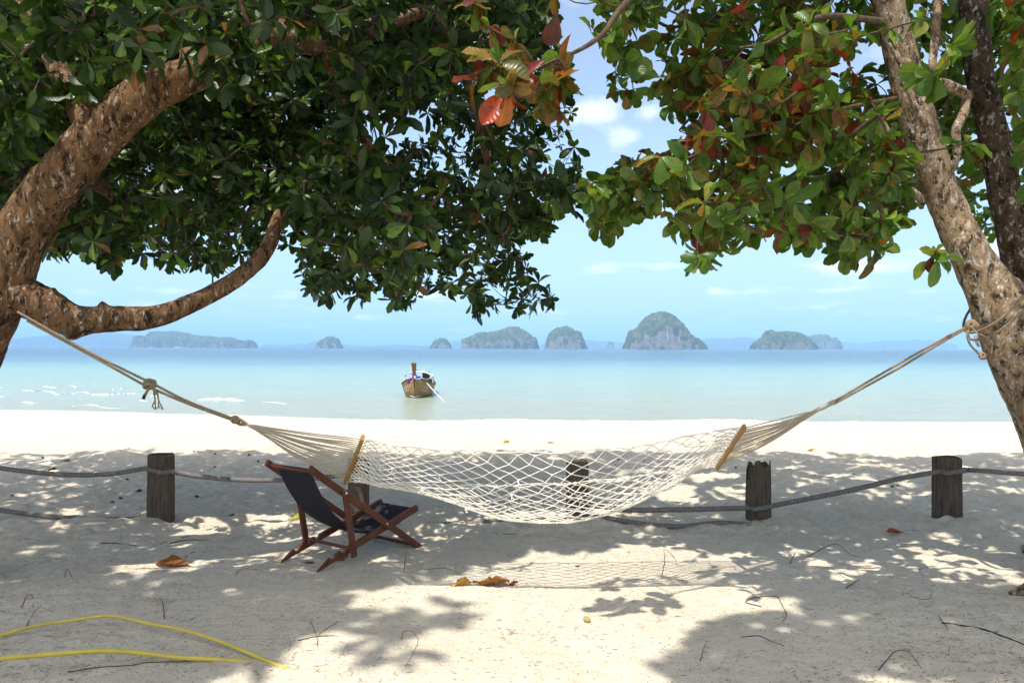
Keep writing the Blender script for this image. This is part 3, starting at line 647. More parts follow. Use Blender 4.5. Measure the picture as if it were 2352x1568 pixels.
for nm, pth in (("limb", [(440, 178, 5.6, .08), (420, 90, 6.4, .06), (360, -30, 7.2, .05), (280, -260, 7.6, .04)]), ("limb", [(215, 320, 5.4, .10), (150, 190, 5.6, .085), (70, 40, 5.9, .07), (-60, -160, 6.2, .05)]),
                ("limb", [(745, 95, 6.2, .06), (790, 240, 6.6, .05), (845, 335, 6.8, .045), (920, 418, 7.0, .035), (1010, 500, 7.2, .02)]), ("limb", [(1000, 20, 6.8, .055), (1075, 190, 7.0, .05), (1108, 320, 7.1, .04), (1132, 430, 7.2, .03), (1160, 560, 7.3, .018)]),
                ("limb", [(640, 95, 6.0, .08), (700, -60, 6.5, .07), (850, -200, 7.5, .06), (1000, -300, 8.5, .04)]), ("limb", [(560, 118, 5.8, .05), (575, 240, 6.8, .035), (520, 380, 7.6, .025), (450, 480, 8.0, .015)]), ("limb", [(160, 390, 5.4, .07), (260, 450, 6.4, .05), (300, 520, 7.4, .025)]),
                ("limb", [(-60, -160, 6.2, .05), (-300, -150, 7.5, .04), (-500, -100, 9, .03)])):
    c, r_ = make_trunk(ltree, nm, pth, m_bark_l, 18, .06, .08); limbs.append(c)
LP_L = np.concatenate([l[::2] for l in limbs])
OUT_L = [(-150, -60), (1150, -60), (1270, -30), (1265, 60), (1270, 110), (1310, 190), (1315, 260), (1300, 320), (1350, 345), (1345, 385), (1320, 430), (1310, 480), (1270, 495), (1240, 540), (1190, 560), (1205, 600), (1238, 648), (1282, 668), (1280, 690), (1222, 690), (1205, 710), (1150, 706), (1110, 726), (1060, 695), (1050, 655), (1010, 672), (990, 650), (948, 698), (905, 692), (868, 655), (822, 682), (800, 655), (755, 684), (712, 684), (705, 605), (680, 575), (640, 565), (600, 575), (555, 600), (505, 612), (470, 590), (440, 622), (412, 598), (375, 632), (342, 598), (300, 565), (262, 600), (228, 592), (180, 562), (125, 584), (108, 560), (118, 520), (60, 500), (-150, 470)]
THIN_L = [(930, 285, 90, 50, .45), (1010, 440, 190, 150, .85), (1180, 330, 130, 150, .8), (1000, 330, 70, 55, .5), (850, 320, 60, 50, .6), (1090, 380, 50, 40, .4), (1290, 300, 60, 90, .45), (640, 560, 35, 40, .5), (480, 560, 22, 30, .3), (350, 540, 25, 25, .4), (1060, 640, 30, 40, .4), (860, 610, 26, 40, .5), (600, 150, 25, 22, .3)]
ros_in = sample_view(OUT_L, 3700, 5.3, 10.2, seed=3, thin=THIN_L, clump=.30, power=1.25)
# a thick curtain behind, in the heart of the crown
ros_in2 = sample_view([(-150, -60), (1200, -60), (1150, 120), (1000, 200), (830, 230), (760, 400), (700, 520), (560, 520), (420, 540), (300, 500), (150, 520), (-150, 460)], 1700, 6.5, 10.8, seed=5, clump=.5)
keepv = TRUNK_VIEW; TRUNK_VIEW = []
ros_fr = np.concatenate([sample_view([(-50, -50), (900, -50), (800, 50), (560, 60), (420, 140), (330, 150), (180, 210), (60, 300), (-50, 350)], 150, 4.5, 5.3, seed=21, core_ok=.5, sunny=.6), sample_view([(440, 120), (560, 90), (590, 120), (690, 130), (690, 190), (560, 200), (450, 190)], 34, 5.0, 5.6, seed=22, core_ok=1.0, sunny=0),
                         sample_view([(450, 120), (580, 30), (600, 60), (470, 170)], 14, 5.0, 5.4, seed=23, core_ok=1.0, sunny=0), sample_view([(655, 400), (760, 360), (860, 400), (800, 480), (690, 500), (655, 480)], 46, 5.6, 6.3, seed=24, core_ok=1.0, sunny=.2)])
TRUNK_VIEW = keepv
ros_ov = sample_over(2900, -13, .6, 7)
# a few loose sprays high up that throw the soft blots on the sunny patch
blot = []
for (x, y, k) in ((640, 1405, 4), (720, 1395, 3), (800, 1418, 3), (870, 1428, 3), (930, 1425, 2), (700, 1440, 2), (850, 1475, 2), (920, 1500, 2), (610, 1450, 4), (560, 1470, 4), (1000, 1410, 2)):
    for _ in range(k):
        g = gnd(x + rng.normal(0, 22), y + rng.normal(0, 7)); z = rng.uniform(9.5, 11.5); blot.append((g[0] - SX * z, g[1] - SY * z, z))
ros_ov = np.concatenate([ros_ov, np.array(blot)])
def col_left(P, m, r, idx):
    base = np.array([(.020, .042, .009), (.032, .064, .013), (.055, .10, .018), (.12, .20, .03)])
    c = base[r.choice(4, m, p=[.32, .34, .22, .12])] * r.uniform(.75, 1.3, (m, 1))
    y = r.uniform(0, 1, m) < .012; c[y] = np.array([.26, .13, .05]) * r.uniform(.6, 1.2, (y.sum(), 1)); return c
ros_l = np.concatenate([ros_in, ros_in2, ros_fr, ros_ov])
big_l = np.where(np.arange(len(ros_l)) < len(ros_in) + len(ros_in2) + len(ros_fr), 1.0, 2.0)
build_crown(ltree, LP_L, ros_l, big_l, .13, 1.0, (7, 10), T_SML, col_left, 300, seed=2)

# --- the tree with large leaves, some of them red
rtree = thing("almond_tree", "pale-barked forked tree with large broad leaves, many turning red", "tree", gnd(2500, 1342))
limbs = []
c, r_ = make_trunk(rtree, "trunk", [(2525, 1365, 5.4, .40), (2512, 1300, 5.4, .31), (2470, 1130, 5.4, .265), (2415, 960, 5.4, .25), (2350, 810, 5.4, .245), (2305, 715, 5.4, .225), (2258, 637, 5.4, .17), (2206, 541, 5.4, .138), (2172, 461, 5.4, .13), (2145, 391, 5.4, .127), (2109, 281, 5.38, .130), (2075, 150, 5.35, .12), (2048, 30, 5.3, .11), (2000, -160, 5.2, .10), (1930, -400, 5.0, .08)],
                   m_bark_r, knob=.055, knobs=[(2218, 610, 5.25, .04, .03), (2090, 325, 5.3, .05, .04), (2110, 460, 5.35, .05, .04), (2270, 930, 5.2, .04, .02), (2290, 760, 5.2, .05, .02)]); limbs.append(c)
TR_R = c
c, r_ = make_trunk(rtree, "stem", [(2420, 860, 5.5, .17), (2378, 730, 5.5, .15), (2348, 622, 5.5, .135), (2328, 526, 5.5, .125), (2309, 451, 5.5, .118), (2291, 351, 5.5, .113), (2265, 241, 5.5, .104), (2247, 150, 5.5, .10), (2235, 0, 5.5, .105), (2210, -200, 5.6, .09), (2230, -450, 5.8, .07)], bark("bark_dark_flecked", (.03, .022, .016), (.11, .075, .05), (.5, .45, .38), .56, .9, (1, 1, .6)), knob=.07); limbs.append(c)
for nm, pth in (("limb", [(2225, 225, 5.4, .04), (2195, 205, 5.3, .042), (2160, 192, 5.25, .035), (2140, 205, 5.2, .03)]), ("limb", [(2222, 215, 5.4, .035), (2212, 265, 5.3, .034), (2195, 300, 5.25, .032), (2200, 350, 5.25, .026), (2190, 392, 5.3, .02)]),
                ("limb", [(2043, 95, 5.15, .022), (2075, 160, 5.15, .022), (2095, 230, 5.15, .022), (2128, 292, 5.2, .02)]), ("limb", [(2120, 462, 5.4, .035), (2098, 442, 5.3, .03), (2085, 436, 5.3, .022)]),
                ("limb", [(2160, -60, 5.4, .035), (2150, 60, 5.3, .032), (2140, 165, 5.25, .028)]), ("limb", [(2350, -60, 5.8, .035), (2348, 80, 5.8, .034), (2342, 170, 5.8, .03), (2318, 262, 5.7, .028)]),
                ("branch", [(2050, 55, 5.3, .03), (1990, 45, 5.2, .026), (1900, 38, 5.1, .022), (1830, 62, 5.0, .018), (1760, 100, 4.9, .014), (1700, 110, 4.8, .008)]), ("branch", [(2062, 226, 5.35, .02), (1955, 246, 5.3, .017), (1860, 275, 5.25, .015), (1798, 297, 5.2, .013), (1671, 323, 5.1, .011), (1586, 361, 5.0, .009), (1475, 386, 4.9, .006)]),
                ("branch", [(2000, -160, 5.2, .05), (1800, -170, 4.9, .04), (1560, -110, 4.6, .03), (1433, 13, 4.35, .02), (1385, 78, 4.25, .016), (1331, 115, 4.2, .013), (1250, 150, 4.1, .009), (1180, 190, 4.0, .006)]),
                ("branch", [(2048, 30, 5.3, .05), (1950, -30, 5.8, .04), (1780, 90, 6.3, .03), (1650, 200, 6.7, .02), (1560, 300, 6.9, .01)]), ("branch", [(2130, 340, 5.5, .03), (2000, 360, 5.8, .024), (1900, 400, 6.0, .018), (1780, 450, 6.1, .012), (1660, 500, 6.1, .007)]),
                ("branch", [(2230, -450, 5.8, .07), (2400, -500, 6.5, .05), (2500, -400, 8, .04), (2400, -380, 9.5, .03)]), ("branch", [(1930, -400, 5.0, .06), (1500, -330, 6.5, .05), (1300, -250, 8.0, .04), (1250, -230, 9.5, .03)])):
    c, r_ = make_trunk(rtree, nm, pth, m_bark_r if nm == "limb" else m_twig, 14, .05, .06); limbs.append(c)
for pth in ([(2520, 1330, 5.4, .13), (2440, 1330, 5.35, .11), (2395, 1342, 5.32, .08), (2350, 1356, 5.3, .04), (2318, 1362, 5.3, .015)], [(2500, 1240, 5.9, .12), (2440, 1246, 6.1, .09), (2380, 1256, 6.15, .06), (2345, 1262, 6.2, .03)]):
    make_trunk(rtree, "root", pth, m_bark_r, 24, .03, .10)
LP_R = np.concatenate([l[::2] for l in limbs if len(l) > 4])
OUT_R = [(1400, -40), (2420, -40), (2420, 420), (2352, 470), (2290, 560), (2240, 500), (2220, 430), (2150, 420), (2090, 445), (2080, 500), (2040, 530), (2022, 585), (1990, 560), (1960, 590), (1935, 590), (1900, 540), (1860, 545), (1830, 560), (1800, 530), (1770, 545), (1735, 548), (1722, 560), (1692, 532), (1660, 540), (1640, 560), (1612, 605), (1580, 575), (1552, 500), (1522, 484), (1475, 484), (1440, 505), (1385, 535), (1345, 488), (1338, 430), (1372, 402), (1415, 396), (1460, 380), (1525, 345), (1545, 290), (1530, 230), (1490, 222), (1450, 235), (1420, 240), (1400, 180), (1425, 110), (1440, 60)]
THIN_R = [(1450, 150, 70, 110, .35), (1530, 90, 60, 60, .5), (1700, 60, 60, 40, .5), (1820, 230, 40, 30, .4), (1760, 400, 30, 30, .5), (1600, 420, 30, 30, .5), (2000, 140, 45, 40, .15), (2010, 300, 30, 30, .4), (2060, 470, 40, 50, .25), (1480, 60, 40, 30, .5), (1530, 130, 40, 40, .5), (2300, 330, 30, 120, .4), (2140, 100, 30, 60, .4), (1560, 330, 30, 30, .4)]
r_in = np.concatenate([sample_view([(1330, -40), (1460, -40), (1450, 60), (1405, 110), (1350, 60)], 13, 4.4, 6.0, seed=33, core_ok=1.0, sunny=0), sample_view(OUT_R, 960, 4.4, 7.4, seed=13, thin=THIN_R, clump=.5, power=.9), sample_view([(1345, 400), (1450, 365), (1560, 350), (1600, 480), (1560, 500), (1475, 484), (1385, 530), (1345, 488)], 34, 5.2, 7.0, seed=31), sample_view([(1760, 430), (2080, 430), (2070, 500), (2030, 540), (1960, 585), (1900, 535), (1840, 555), (1770, 540)], 26, 5.0, 6.5, seed=32)])
r_red = sample_view([(1085, -30), (1345, -30), (1345, 120), (1320, 270), (1240, 265), (1190, 170), (1110, 175), (1085, 60)], 9, 3.9, 4.5, seed=15, core_ok=1.0)
r_red = np.concatenate([r_red, [at(1165, 205, 3.95), at(1185, 195, 3.9), at(1205, 170, 4.0), at(1255, 240, 4.1), at(1300, 170, 4.1), at(1100, 165, 4.0), at(1125, 140, 4.05)]])
r_spr = np.array([at(2140, 585, 5.2), at(2152, 592, 5.25), at(2010, 575, 5.5), at(1955, 585, 5.4), at(1940, 570, 5.5), at(1612, 590, 5.3), at(1900, 545, 5.4), at(1826, 552, 5.3), at(1605, 565, 5.3)])
r_ov = sample_over(1900, -.4, 12, 17)
n_red = len(r_in)
def col_right(P, m, r, idx):
    px, py, w = proj(P); base = np.array([(.075, .145, .02), (.11, .195, .026), (.16, .24, .034), (.21, .235, .04)])
    c = base[r.choice(4, m, p=[.3, .35, .22, .13])] * r.uniform(.75, 1.2, (m, 1))
    # the branches that are turning: a band across the middle of the crown and the spray that reaches over to the other tree
    band = np.exp(-(((px - 1640) / 190) ** 2 + ((py - 290) / 190) ** 2)) * .46 + np.exp(-(((px - 1880) / 130) ** 2 + ((py - 170) / 120) ** 2)) * .45 + .06
    red = idx_red[idx]; band = np.where(red, .7, np.where(py < -60, .05, band)) * (w < 6.6)
    u = r.uniform(0, 1, m); t1 = u < band
    warm = np.array([(.21, .13, .025), (.22, .085, .02), (.22, .032, .014), (.14, .02, .015), (.13, .11, .025)])
    c[t1] = warm[r.choice(5, t1.sum(), p=[.30, .22, .11, .09, .28])] * r.uniform(.7, 1.25, (t1.sum(), 1)); return c
ros_r = np.concatenate([r_in, r_red, r_spr, r_ov]); idx_red = np.zeros(len(ros_r), bool); idx_red[n_red:n_red + len(r_red)] = True
EXTRA = [(at(1165, 203, 3.95), at(1105, 285, 3.85), .24, .8, (.40, .06, .014)), (at(1168, 202, 3.95), at(1156, 272, 3.9), .165, 1.1, (.46, .15, .03)), (at(1166, 202, 3.95), at(1178, 235, 3.95), .10, 1, (.40, .10, .02)), (at(1212, 158, 3.98), at(1172, 205, 3.95), .13, 1.0, (.30, .045, .035)), (at(1214, 160, 3.98), at(1190, 210, 3.9), .12, .9, (.40, .17, .03)),
         (at(1170, 195, 3.95), at(1108, 188, 3.9), .14, .5, (.26, .40, .04)), (at(1255, 135, 4.05), at(1205, 160, 4.0), .12, .7, (.32, .04, .04)), (at(1256, 232, 4.1), at(1228, 272, 4.05), .11, 1.0, (.17, .16, .03)), (at(1256, 232, 4.1), at(1268, 280, 4.05), .11, .9, (.20, .10, .025)), (at(1280, 28, 4.1), at(1270, 75, 4.1), .16, 1.2, (.11, .03, .02)), (at(1845, 95, 4.9), at(1850, 160, 4.8), .17, 1.1, (.22, .03, .015)), (at(1800, 120, 4.9), at(1785, 185, 4.8), .16, 1.0, (.26, .035, .018))]
big_r = np.where(np.arange(len(ros_r)) < len(ros_r) - len(r_ov), 1.0, 2.35)
build_crown(rtree, LP_R, ros_r, big_r, .126, 1.05, (6, 9), T_BIG, col_right, 288, EXTRA, twig_r=.003, droop=.45, seed=4)

# ------------------------------------------------------------------ fence posts and their ropes
PX0 = [342, 800, 1301, 1715, 2147]; PX1 = [397, 847, 1351, 1769, 2203]; PTOP = [1042, 1052, 1058, 1053, 1049]
POST_LABEL = ["tall squared weathered post standing alone in the shade beside the deck chair's back", "weathered post right behind the deck chair and the hammock's wooden bar",
              "dark post seen through the middle of the hammock net", "rotten post with a jagged split top and weeds at its foot", "flat-topped weathered post nearest the leaning pale trunk"]
POST_T = []
for i, (pg, x0, x1, yt) in enumerate(zip(POST_G, PX0, PX1, PTOP)):
    D = pg[1]; w = (x1 - x0) / FPX * D; h = at((x0 + x1) / 2, yt, D)[2]; cx = at((x0 + x1) / 2, 1190, D)[0]
    tt = thing("fence_post", POST_LABEL[i], "post", (cx, D, 0), "posts of the rope fence")
    rr = np.random.default_rng(40 + i); ns, nz = 48, 34
    th = np.linspace(0, 2 * math.pi, ns, endpoint=False)
    e = (3.2, 2.6, 3.4, 2.8, 3.4)[i]; sq = (np.abs(np.cos(th)) ** e + np.abs(np.sin(th)) ** e) ** (-1 / e)
    groove = 1 - .055 * np.maximum(0, vnoise(np.stack([np.cos(th) * 4, np.sin(th) * 4, 0 * th + i], -1), 9)) - .03 * (rr.uniform(0, 1, ns) < .18)
    zz = np.concatenate([[-.35], np.linspace(-.05, 1, nz)]); V = []
    top = h + (.0, .005, .01, .0, .004)[i] * np.sin(2 * th)
    if i == 3:
        top = h - np.interp(th, np.radians([0, 40, 75, 95, 110, 125, 150, 180, 215, 240, 262, 275, 300, 330, 360]), [.07, .03, .05, .09, .04, .03, .13, .20, .13, .01, .0, .07, .06, .0, .07])
    for z in zz:
        r1 = w / 2 * sq * groove * (1 + .02 * vnoise(np.stack([np.cos(th) * 2, np.sin(th) * 2, 0 * th + z * 5 + i * 9], -1), 4)) * (1.03 - .04 * max(z, 0))
        if z > .97: r1 = r1 * (1 - .05 * (z - .97) / .03)
        V.append(np.stack([cx + r1 * np.cos(th), D + r1 * np.sin(th) * (.95), (top * z if z > 0 else 0 * th + z)], -1))
    nzt = len(zz); V.append(np.stack([cx + .45 * w * np.cos(th) * sq * .9, D + .45 * w * np.sin(th) * sq * .9, top - .012 - (.03 if i == 3 else .004)], -1))
    V = np.concatenate(V + [np.array([[cx, D, float(top.mean()) - (.06 if i == 3 else .012)]])])
    F = [(k*ns + j, k*ns + (j+1) % ns, (k+1)*ns + (j+1) % ns, (k+1)*ns + j) for k in range(nzt) for j in range(ns)] + [(nzt*ns + j, nzt*ns + (j+1) % ns, (nzt+1)*ns) for j in range(ns)]
    child("log", mesh_np("log", V, F, m_post, False), tt)
    POST_T.append((cx, D, w, h))
def rope_thing(name, label, pts, r, mt=None, sag=None, n=None, group=None, lay=(3, .11, .16), sides=12, cat="rope"):
    P = np.array(pts, float); L = np.linalg.norm(np.diff(P, axis=0), axis=1).sum(); n = n or max(12, int(L / .011))
    Q = resample(P, n); V, F = tube(Q, r, sides, True, lay)
    V = V - P[0]; me = mesh_np(name, V, F, mt or m_frope, True)
    o = obj(name, me, None, label, cat, group); o.location = tuple(P[0]); return o
def fr(px, py, D): return at(px, py, D)
FG = "ropes of the rope fence"
Dp = [p[1] - p[2] * .52 for p in POST_T]
def lap(i, ya, yb):                                  # the rope laid across the front face of post i
    cx, D, w, h = POST_T[i]; return [np.array([cx - w * .56, D - w * .30, at(PX0[i], ya, D)[2]]), np.array([cx - w * .30, D - w * .535, at(PX0[i], ya, D)[2]]), np.array([cx + w * .30, D - w * .535, at(PX1[i], yb, D)[2]]), np.array([cx + w * .56, D - w * .30, at(PX1[i], yb, D)[2]])]
rope_thing("fence_rope", "grey rope sagging from the tall squared post towards the brown trunk", [fr(-190, 1052, 7.35), fr(-60, 1066, 7.35), fr(60, 1082, 7.35), fr(160, 1090, 7.35), fr(250, 1088, 7.35)] + lap(0, 1073, 1079)[:2], .021, group=FG)
rope_thing("fence_rope", "grey rope with sunlit stretch hanging behind the deck chair's back", lap(0, 1073, 1080) + [fr(440, 1091, 7.35), fr(520, 1100, 7.35), fr(600, 1103, 7.35), fr(680, 1101, 7.35), fr(750, 1095, 7.35)] + lap(1, 1088, 1086)[:3], .021, group=FG)
rope_thing("fence_rope", "thick grey rope rising from behind the net past the jagged-topped post", [fr(1352, 1158, 7.2), fr(1400, 1167, 7.2), fr(1470, 1171, 7.2), fr(1600, 1169, 7.15)] + lap(3, 1163, 1157) + [fr(1850, 1146, 7.2), fr(1960, 1124, 7.25), fr(2060, 1100, 7.3)] + lap(4, 1081, 1077), .022, group=FG)
rope_thing("fence_rope", "grey rope end leaving the flat-topped post for the pale trunk", lap(4, 1081, 1076)[1:] + [fr(2260, 1081, 7.3), fr(2352, 1088, 7.3), fr(2450, 1092, 7.3)], .021, group=FG)
def lay_on(pts, lift):
    out = []
    for (x, y, dz) in pts: p = gnd(x, y); p[2] = float(gz(p[0], p[1])) + lift + dz; out.append(p)
    return out
rope_thing("ground_rope", "half-buried rope running down into the sand before the tall squared post", [fr(-120, 1150, 7.3), fr(-40, 1164, 7.3), fr(50, 1178, 7.3), fr(130, 1187, 7.32)] + lay_on([(220, 1192, .01), (300, 1195, -.004), (345, 1196, -.02)], .0), .021, group="half-buried ropes along the sand")
rope_thing("ground_rope", "half-buried rope on the sand from below the net to the jagged-topped post", lay_on([(1345, 1201, .05), (1400, 1206, .03), (1470, 1211, .012), (1560, 1213, .012), (1650, 1211, .006), (1720, 1207, -.01), (1790, 1206, -.02)], .0), .022, group="half-buried ropes along the sand")
rope_thing("ground_rope", "sand-covered rope end lying beside the deck chair under the hammock", lay_on([(870, 1199, -.012), (960, 1202, -.004), (1060, 1206, -.006), (1160, 1208, .0), (1250, 1208, .0), (1310, 1206, .0)], .0), .019, group="half-buried ropes along the sand")

# ------------------------------------------------------------------ deck chair
TH = .9176; E_ = np.array([math.cos(TH), math.sin(TH), 0]); W_ = np.array([-math.sin(TH), math.cos(TH), 0]); UP = np.array([0, 0, 1.])
O_ = np.array([-.7466, 6.5343, 0]); O_[2] = .0
CW = .4994
chair = thing("deck_chair", "folding wooden deck chair with dark navy canvas sling facing the sea", "chair", O_)
def cp(s, tq, z): return O_ + s * E_ + tq * W_ + np.array([0, 0, z - .0281 * s])
def bar(a, b_, wid, thk, up=None, ext=0):
    a, b_ = np.asarray(a), np.asarray(b_); d = b_ - a; L = np.linalg.norm(d); d /= L; w = W_ - d * (W_ @ d); w /= np.linalg.norm(w); u = np.cross(d, w)
    return boxm((a + b_) / 2, (d, u, w), (L / 2 + ext, wid / 2, thk / 2), .25)
A0, A1, B0, B1 = (-1.125, .715), (.02, -.045), (-.0046, .29), (-1.0, -.01)
for tq in (0, CW): V, F = bar(cp(A0[0], tq, A0[1]), cp(A1[0], tq, A1[1]), .05, .026); child("side_rail", mesh_np("side_rail", V, F, m_chair), chair)
def notched(tq):
    a, b_ = cp(B1[0], tq, B1[1]), cp(B0[0], tq, B0[1]); d = b_ - a; L = np.linalg.norm(d); d /= L; u = np.cross(W_, d); u = u if u[2] > 0 else -u
    prof = [(-.03, -.022), (L, -.025), (L + .012, 0), (L, .025), (.40, .025), (.36, .024), (.335, .0), (.315, .001), (.30, .030), (.26, .026), (.235, -.002), (.215, -.001), (.20, .028), (.16, .024), (.135, -.004), (.115, -.003), (.10, .024), (.05, .006)]
    V = [a + d * s + u * h + W_ * q for q in (-.013, .013) for s, h in prof]; n = len(prof)
    return np.array(V), [tuple(range(n - 1, -1, -1)), tuple(range(n, 2 * n))] + [(i, (i+1) % n, n + (i+1) % n, n + i) for i in range(n)]
for tq in (.04, CW - .04): V, F = notched(tq); child("notched_rail", mesh_np("notched_rail", V, F, m_chair), chair)
CT, CB = (-.8207, .512), (-.7363, .03)
for tq in (-.028, CW + .028):
    V, F = bar(cp(CT[0] - .004, tq, CT[1] + .022), cp(CB[0] + .004, tq, CB[1]), .048, .026); leg = child("prop_leg", mesh_np("prop_leg", V, F, m_chair), chair)
    s = -1 if tq < 0 else 1; V, F = tube([cp(CT[0], tq + s * .012, CT[1]), cp(CT[0], tq + s * .018, CT[1])], .009, 10); child("bolt", mesh_np("bolt", V, F, m_metal), leg)
def dowel(nm, s, z, t0, t1, r, mt=m_chair):
    V, F = tube(np.linspace(cp(s, t0, z), cp(s, t1, z), 6), r, 10); child(nm, mesh_np(nm, V, F, mt, True), chair)
dowel("top_bar", -1.085, .690, 0, CW, .017); dowel("foot_bar", -.05, .0, 0, CW, .014); dowel("front_bar", -.028, .275, .02, CW - .02, .015); dowel("prop_bar", -.74, .085, -.03, CW + .03, .013)
V, F = tube([cp(-.385, -.014, .222), cp(-.385, -.02, .222)], .009, 10); child("bolt", mesh_np("bolt", V, F, m_metal), chair)
# the sling hangs from the top bar to the front bar
sl = resample(np.array([(-1.10, .705), (-1.06, .665), (-.97, .50), (-.86, .36), (-.72, .245), (-.56, .175), (-.40, .150), (-.25, .170), (-.12, .225), (-.03, .292)]), 40)
nv = 12; V = []
for off in (0, .004):
    for k, (s, z) in enumerate(sl):
        for j in range(nv):
            q = j / (nv - 1); sag = .018 * (1 - (2 * q - 1) ** 2) * math.sin(math.pi * k / 39); wr = .004 * math.sin(k * .9 + 5 * q) * math.sin(math.pi * k / 39)
            V.append(cp(s, .055 + q * (CW - .11), z - sag + wr - off))
nk = 40; G1 = [(k*nv + j, (k+1)*nv + j, (k+1)*nv + j + 1, k*nv + j + 1) for k in range(nk - 1) for j in range(nv - 1)]
m = nk * nv; rim = [(k*nv, (k+1)*nv, m + (k+1)*nv, m + k*nv) for k in range(nk - 1)] + [(k*nv + nv - 1, m + k*nv + nv - 1, m + (k+1)*nv + nv - 1, (k+1)*nv + nv - 1) for k in range(nk - 1)]
child("canvas_sling", mesh_np("canvas_sling", V, G1 + [tuple(m + i for i in f[::-1]) for f in G1] + rim, m_fabric, True), chair)

# ------------------------------------------------------------------ hammock
HD = dict(TL=at(833, 1006, 5.1), BL=at(793, 1105, 5.8), TR=at(1709, 981, 5.1), BR=at(1648, 1072, 5.8))
EYE_L, EYE_R = at(566, 974, 5.45), at(1884, 938, 5.45)
ham = thing("rope_hammock", "white knotted net hammock slung between the two trees", "hammock", (HD['TL'] + HD['BR']) / 2 * [1, 1, 0])
near = resample(np.array([np.append(at(*p), 0)[:3] for p in [(840, 1010, 5.1), (892, 1019, 5.1), (949, 1027, 5.1), (1036, 1032, 5.1), (1120, 1036, 5.1), (1210, 1039, 5.1), (1290, 1038, 5.1), (1401, 1029, 5.1), (1505, 1016, 5.1), (1610, 994, 5.1), (1702, 983, 5.1)]]), 121)
farr = resample(np.array([at(*p) for p in [(799, 1106, 5.8), (860, 1109, 5.8), (960, 1112, 5.8), (1051, 1113, 5.8), (1120, 1114, 5.8), (1228, 1112, 5.8), (1310, 1108, 5.8), (1400, 1101, 5.8), (1505, 1086, 5.8), (1575, 1078, 5.8), (1642, 1073, 5.8)]]), 121)
bot = resample(np.array([at(*p) for p in [(815, 1092, 5.55), (870, 1108, 5.5), (950, 1126, 5.45), (1036, 1153, 5.42), (1123, 1185, 5.4), (1193, 1198, 5.4), (1297, 1201, 5.4), (1367, 1189, 5.4), (1436, 1168, 5.42), (1505, 1135, 5.45), (1575, 1097, 5.5), (1660, 1052, 5.55)]]), 121)
VB = .56
ARC_V = np.linspace(0, 1, 60); _a, _b, _c = near[60], bot[60], farr[60]; _k = (_b - (1 - VB) ** 2 * _a - VB ** 2 * _c) / (2 * VB * (1 - VB)); _v = ARC_V[:, None]
_q = (1 - _v) ** 2 * _a + 2 * _v * (1 - _v) * _k + _v ** 2 * _c; ARC_S = np.concatenate([[0], np.cumsum(np.linalg.norm(np.diff(_q, axis=0), axis=1))]); ARC_S /= ARC_S[-1]      # meshes of even size across the net
def net(u, vq):
    """point of the net: u along from bar to bar, vq across from the near edge to the far edge"""
    u = np.clip(np.asarray(u, float), 0, 1) * 120; k = np.minimum(u.astype(int), 119); f = (u - k)[..., None]
    a = near[k] * (1 - f) + near[k+1] * f; b_ = bot[k] * (1 - f) + bot[k+1] * f; c = farr[k] * (1 - f) + farr[k+1] * f
    vq = np.asarray(vq, float)[..., None]
    ctrl = (b_ - (1 - VB) ** 2 * a - VB ** 2 * c) / (2 * VB * (1 - VB))
    flatw = smooth(0, .10, u / 120) * smooth(1, .90, u / 120); flatw = flatw[..., None]
    vq = vq * (1 - flatw) + flatw * np.interp(vq, ARC_S, ARC_V)
    line = a * (1 - vq) + c * vq
    return line * (1 - flatw) + flatw * ((1 - vq) ** 2 * a + 2 * vq * (1 - vq) * ctrl + vq ** 2 * c)
NU, NV = 22, 14                                       # meshes along, meshes across
jit = np.random.default_rng(8)
ku = lambda i: .5 - .5 * np.cos(math.pi * (.06 + .88 * i / NU)) if 0 < i < NU else (0. if i == 0 else 1.)
knots = {}
mbn = MB(); mbk = MB()
def ksp(i2, j2):                                      # knot positions in half steps
    key = (i2, j2)
    if key not in knots:
        i = i2 / 2; u = i / NU; u = u * .62 + .38 * (.5 - .5 * math.cos(math.pi * u)); e = 0 < i2 < 2 * NU
        jv = j2 / (2 * NV); jv = jv if 1 < j2 < 2 * NV - 1 else (jv * .55 if j2 <= 1 else 1 - (1 - jv) * .55)
        knots[key] = (u + (jit.normal(0, .0035) if e else 0), min(1, max(0, jv + (jit.normal(0, .005) if e and 0 < j2 < 2 * NV else 0))))
    return knots[key]
for i2 in range(2 * NU):
    for j2 in range(2 * NV + 1):
        if (i2 + j2) % 2: continue
        for dj in (-1, 1):
            if 0 <= j2 + dj <= 2 * NV:
                (u0, v0), (u1, v1) = ksp(i2, j2), ksp(i2 + 1, j2 + dj); tt_ = np.linspace(0, 1, 4)
                mbn.tube(net(u0 + (u1 - u0) * tt_, v0 + (v1 - v0) * tt_), .0037, 6, False)
for j2 in (0, 2 * NV):
    uu = np.linspace(0, 1, 80); mbn.tube(net(uu, np.full(80, j2 / (2 * NV))) + np.stack([0 * uu, 0 * uu, .006 * np.sin(uu * 40)], -1), .0042, 6, False)
oct_ = np.array([(1, 0, 0), (-1, 0, 0), (0, 1, 0), (0, -1, 0), (0, 0, 1), (0, 0, -1)], float); of = [(0, 2, 4), (2, 1, 4), (1, 3, 4), (3, 0, 4), (2, 0, 5), (1, 2, 5), (3, 1, 5), (0, 3, 5)]
for (i2, j2), (u0, v0) in list(knots.items()):
    if 0 < i2 < 2 * NU: mbk.add(net(u0, v0) + oct_ * np.array([.0085, .0075, .0075]) * jit.uniform(.8, 1.5), of)
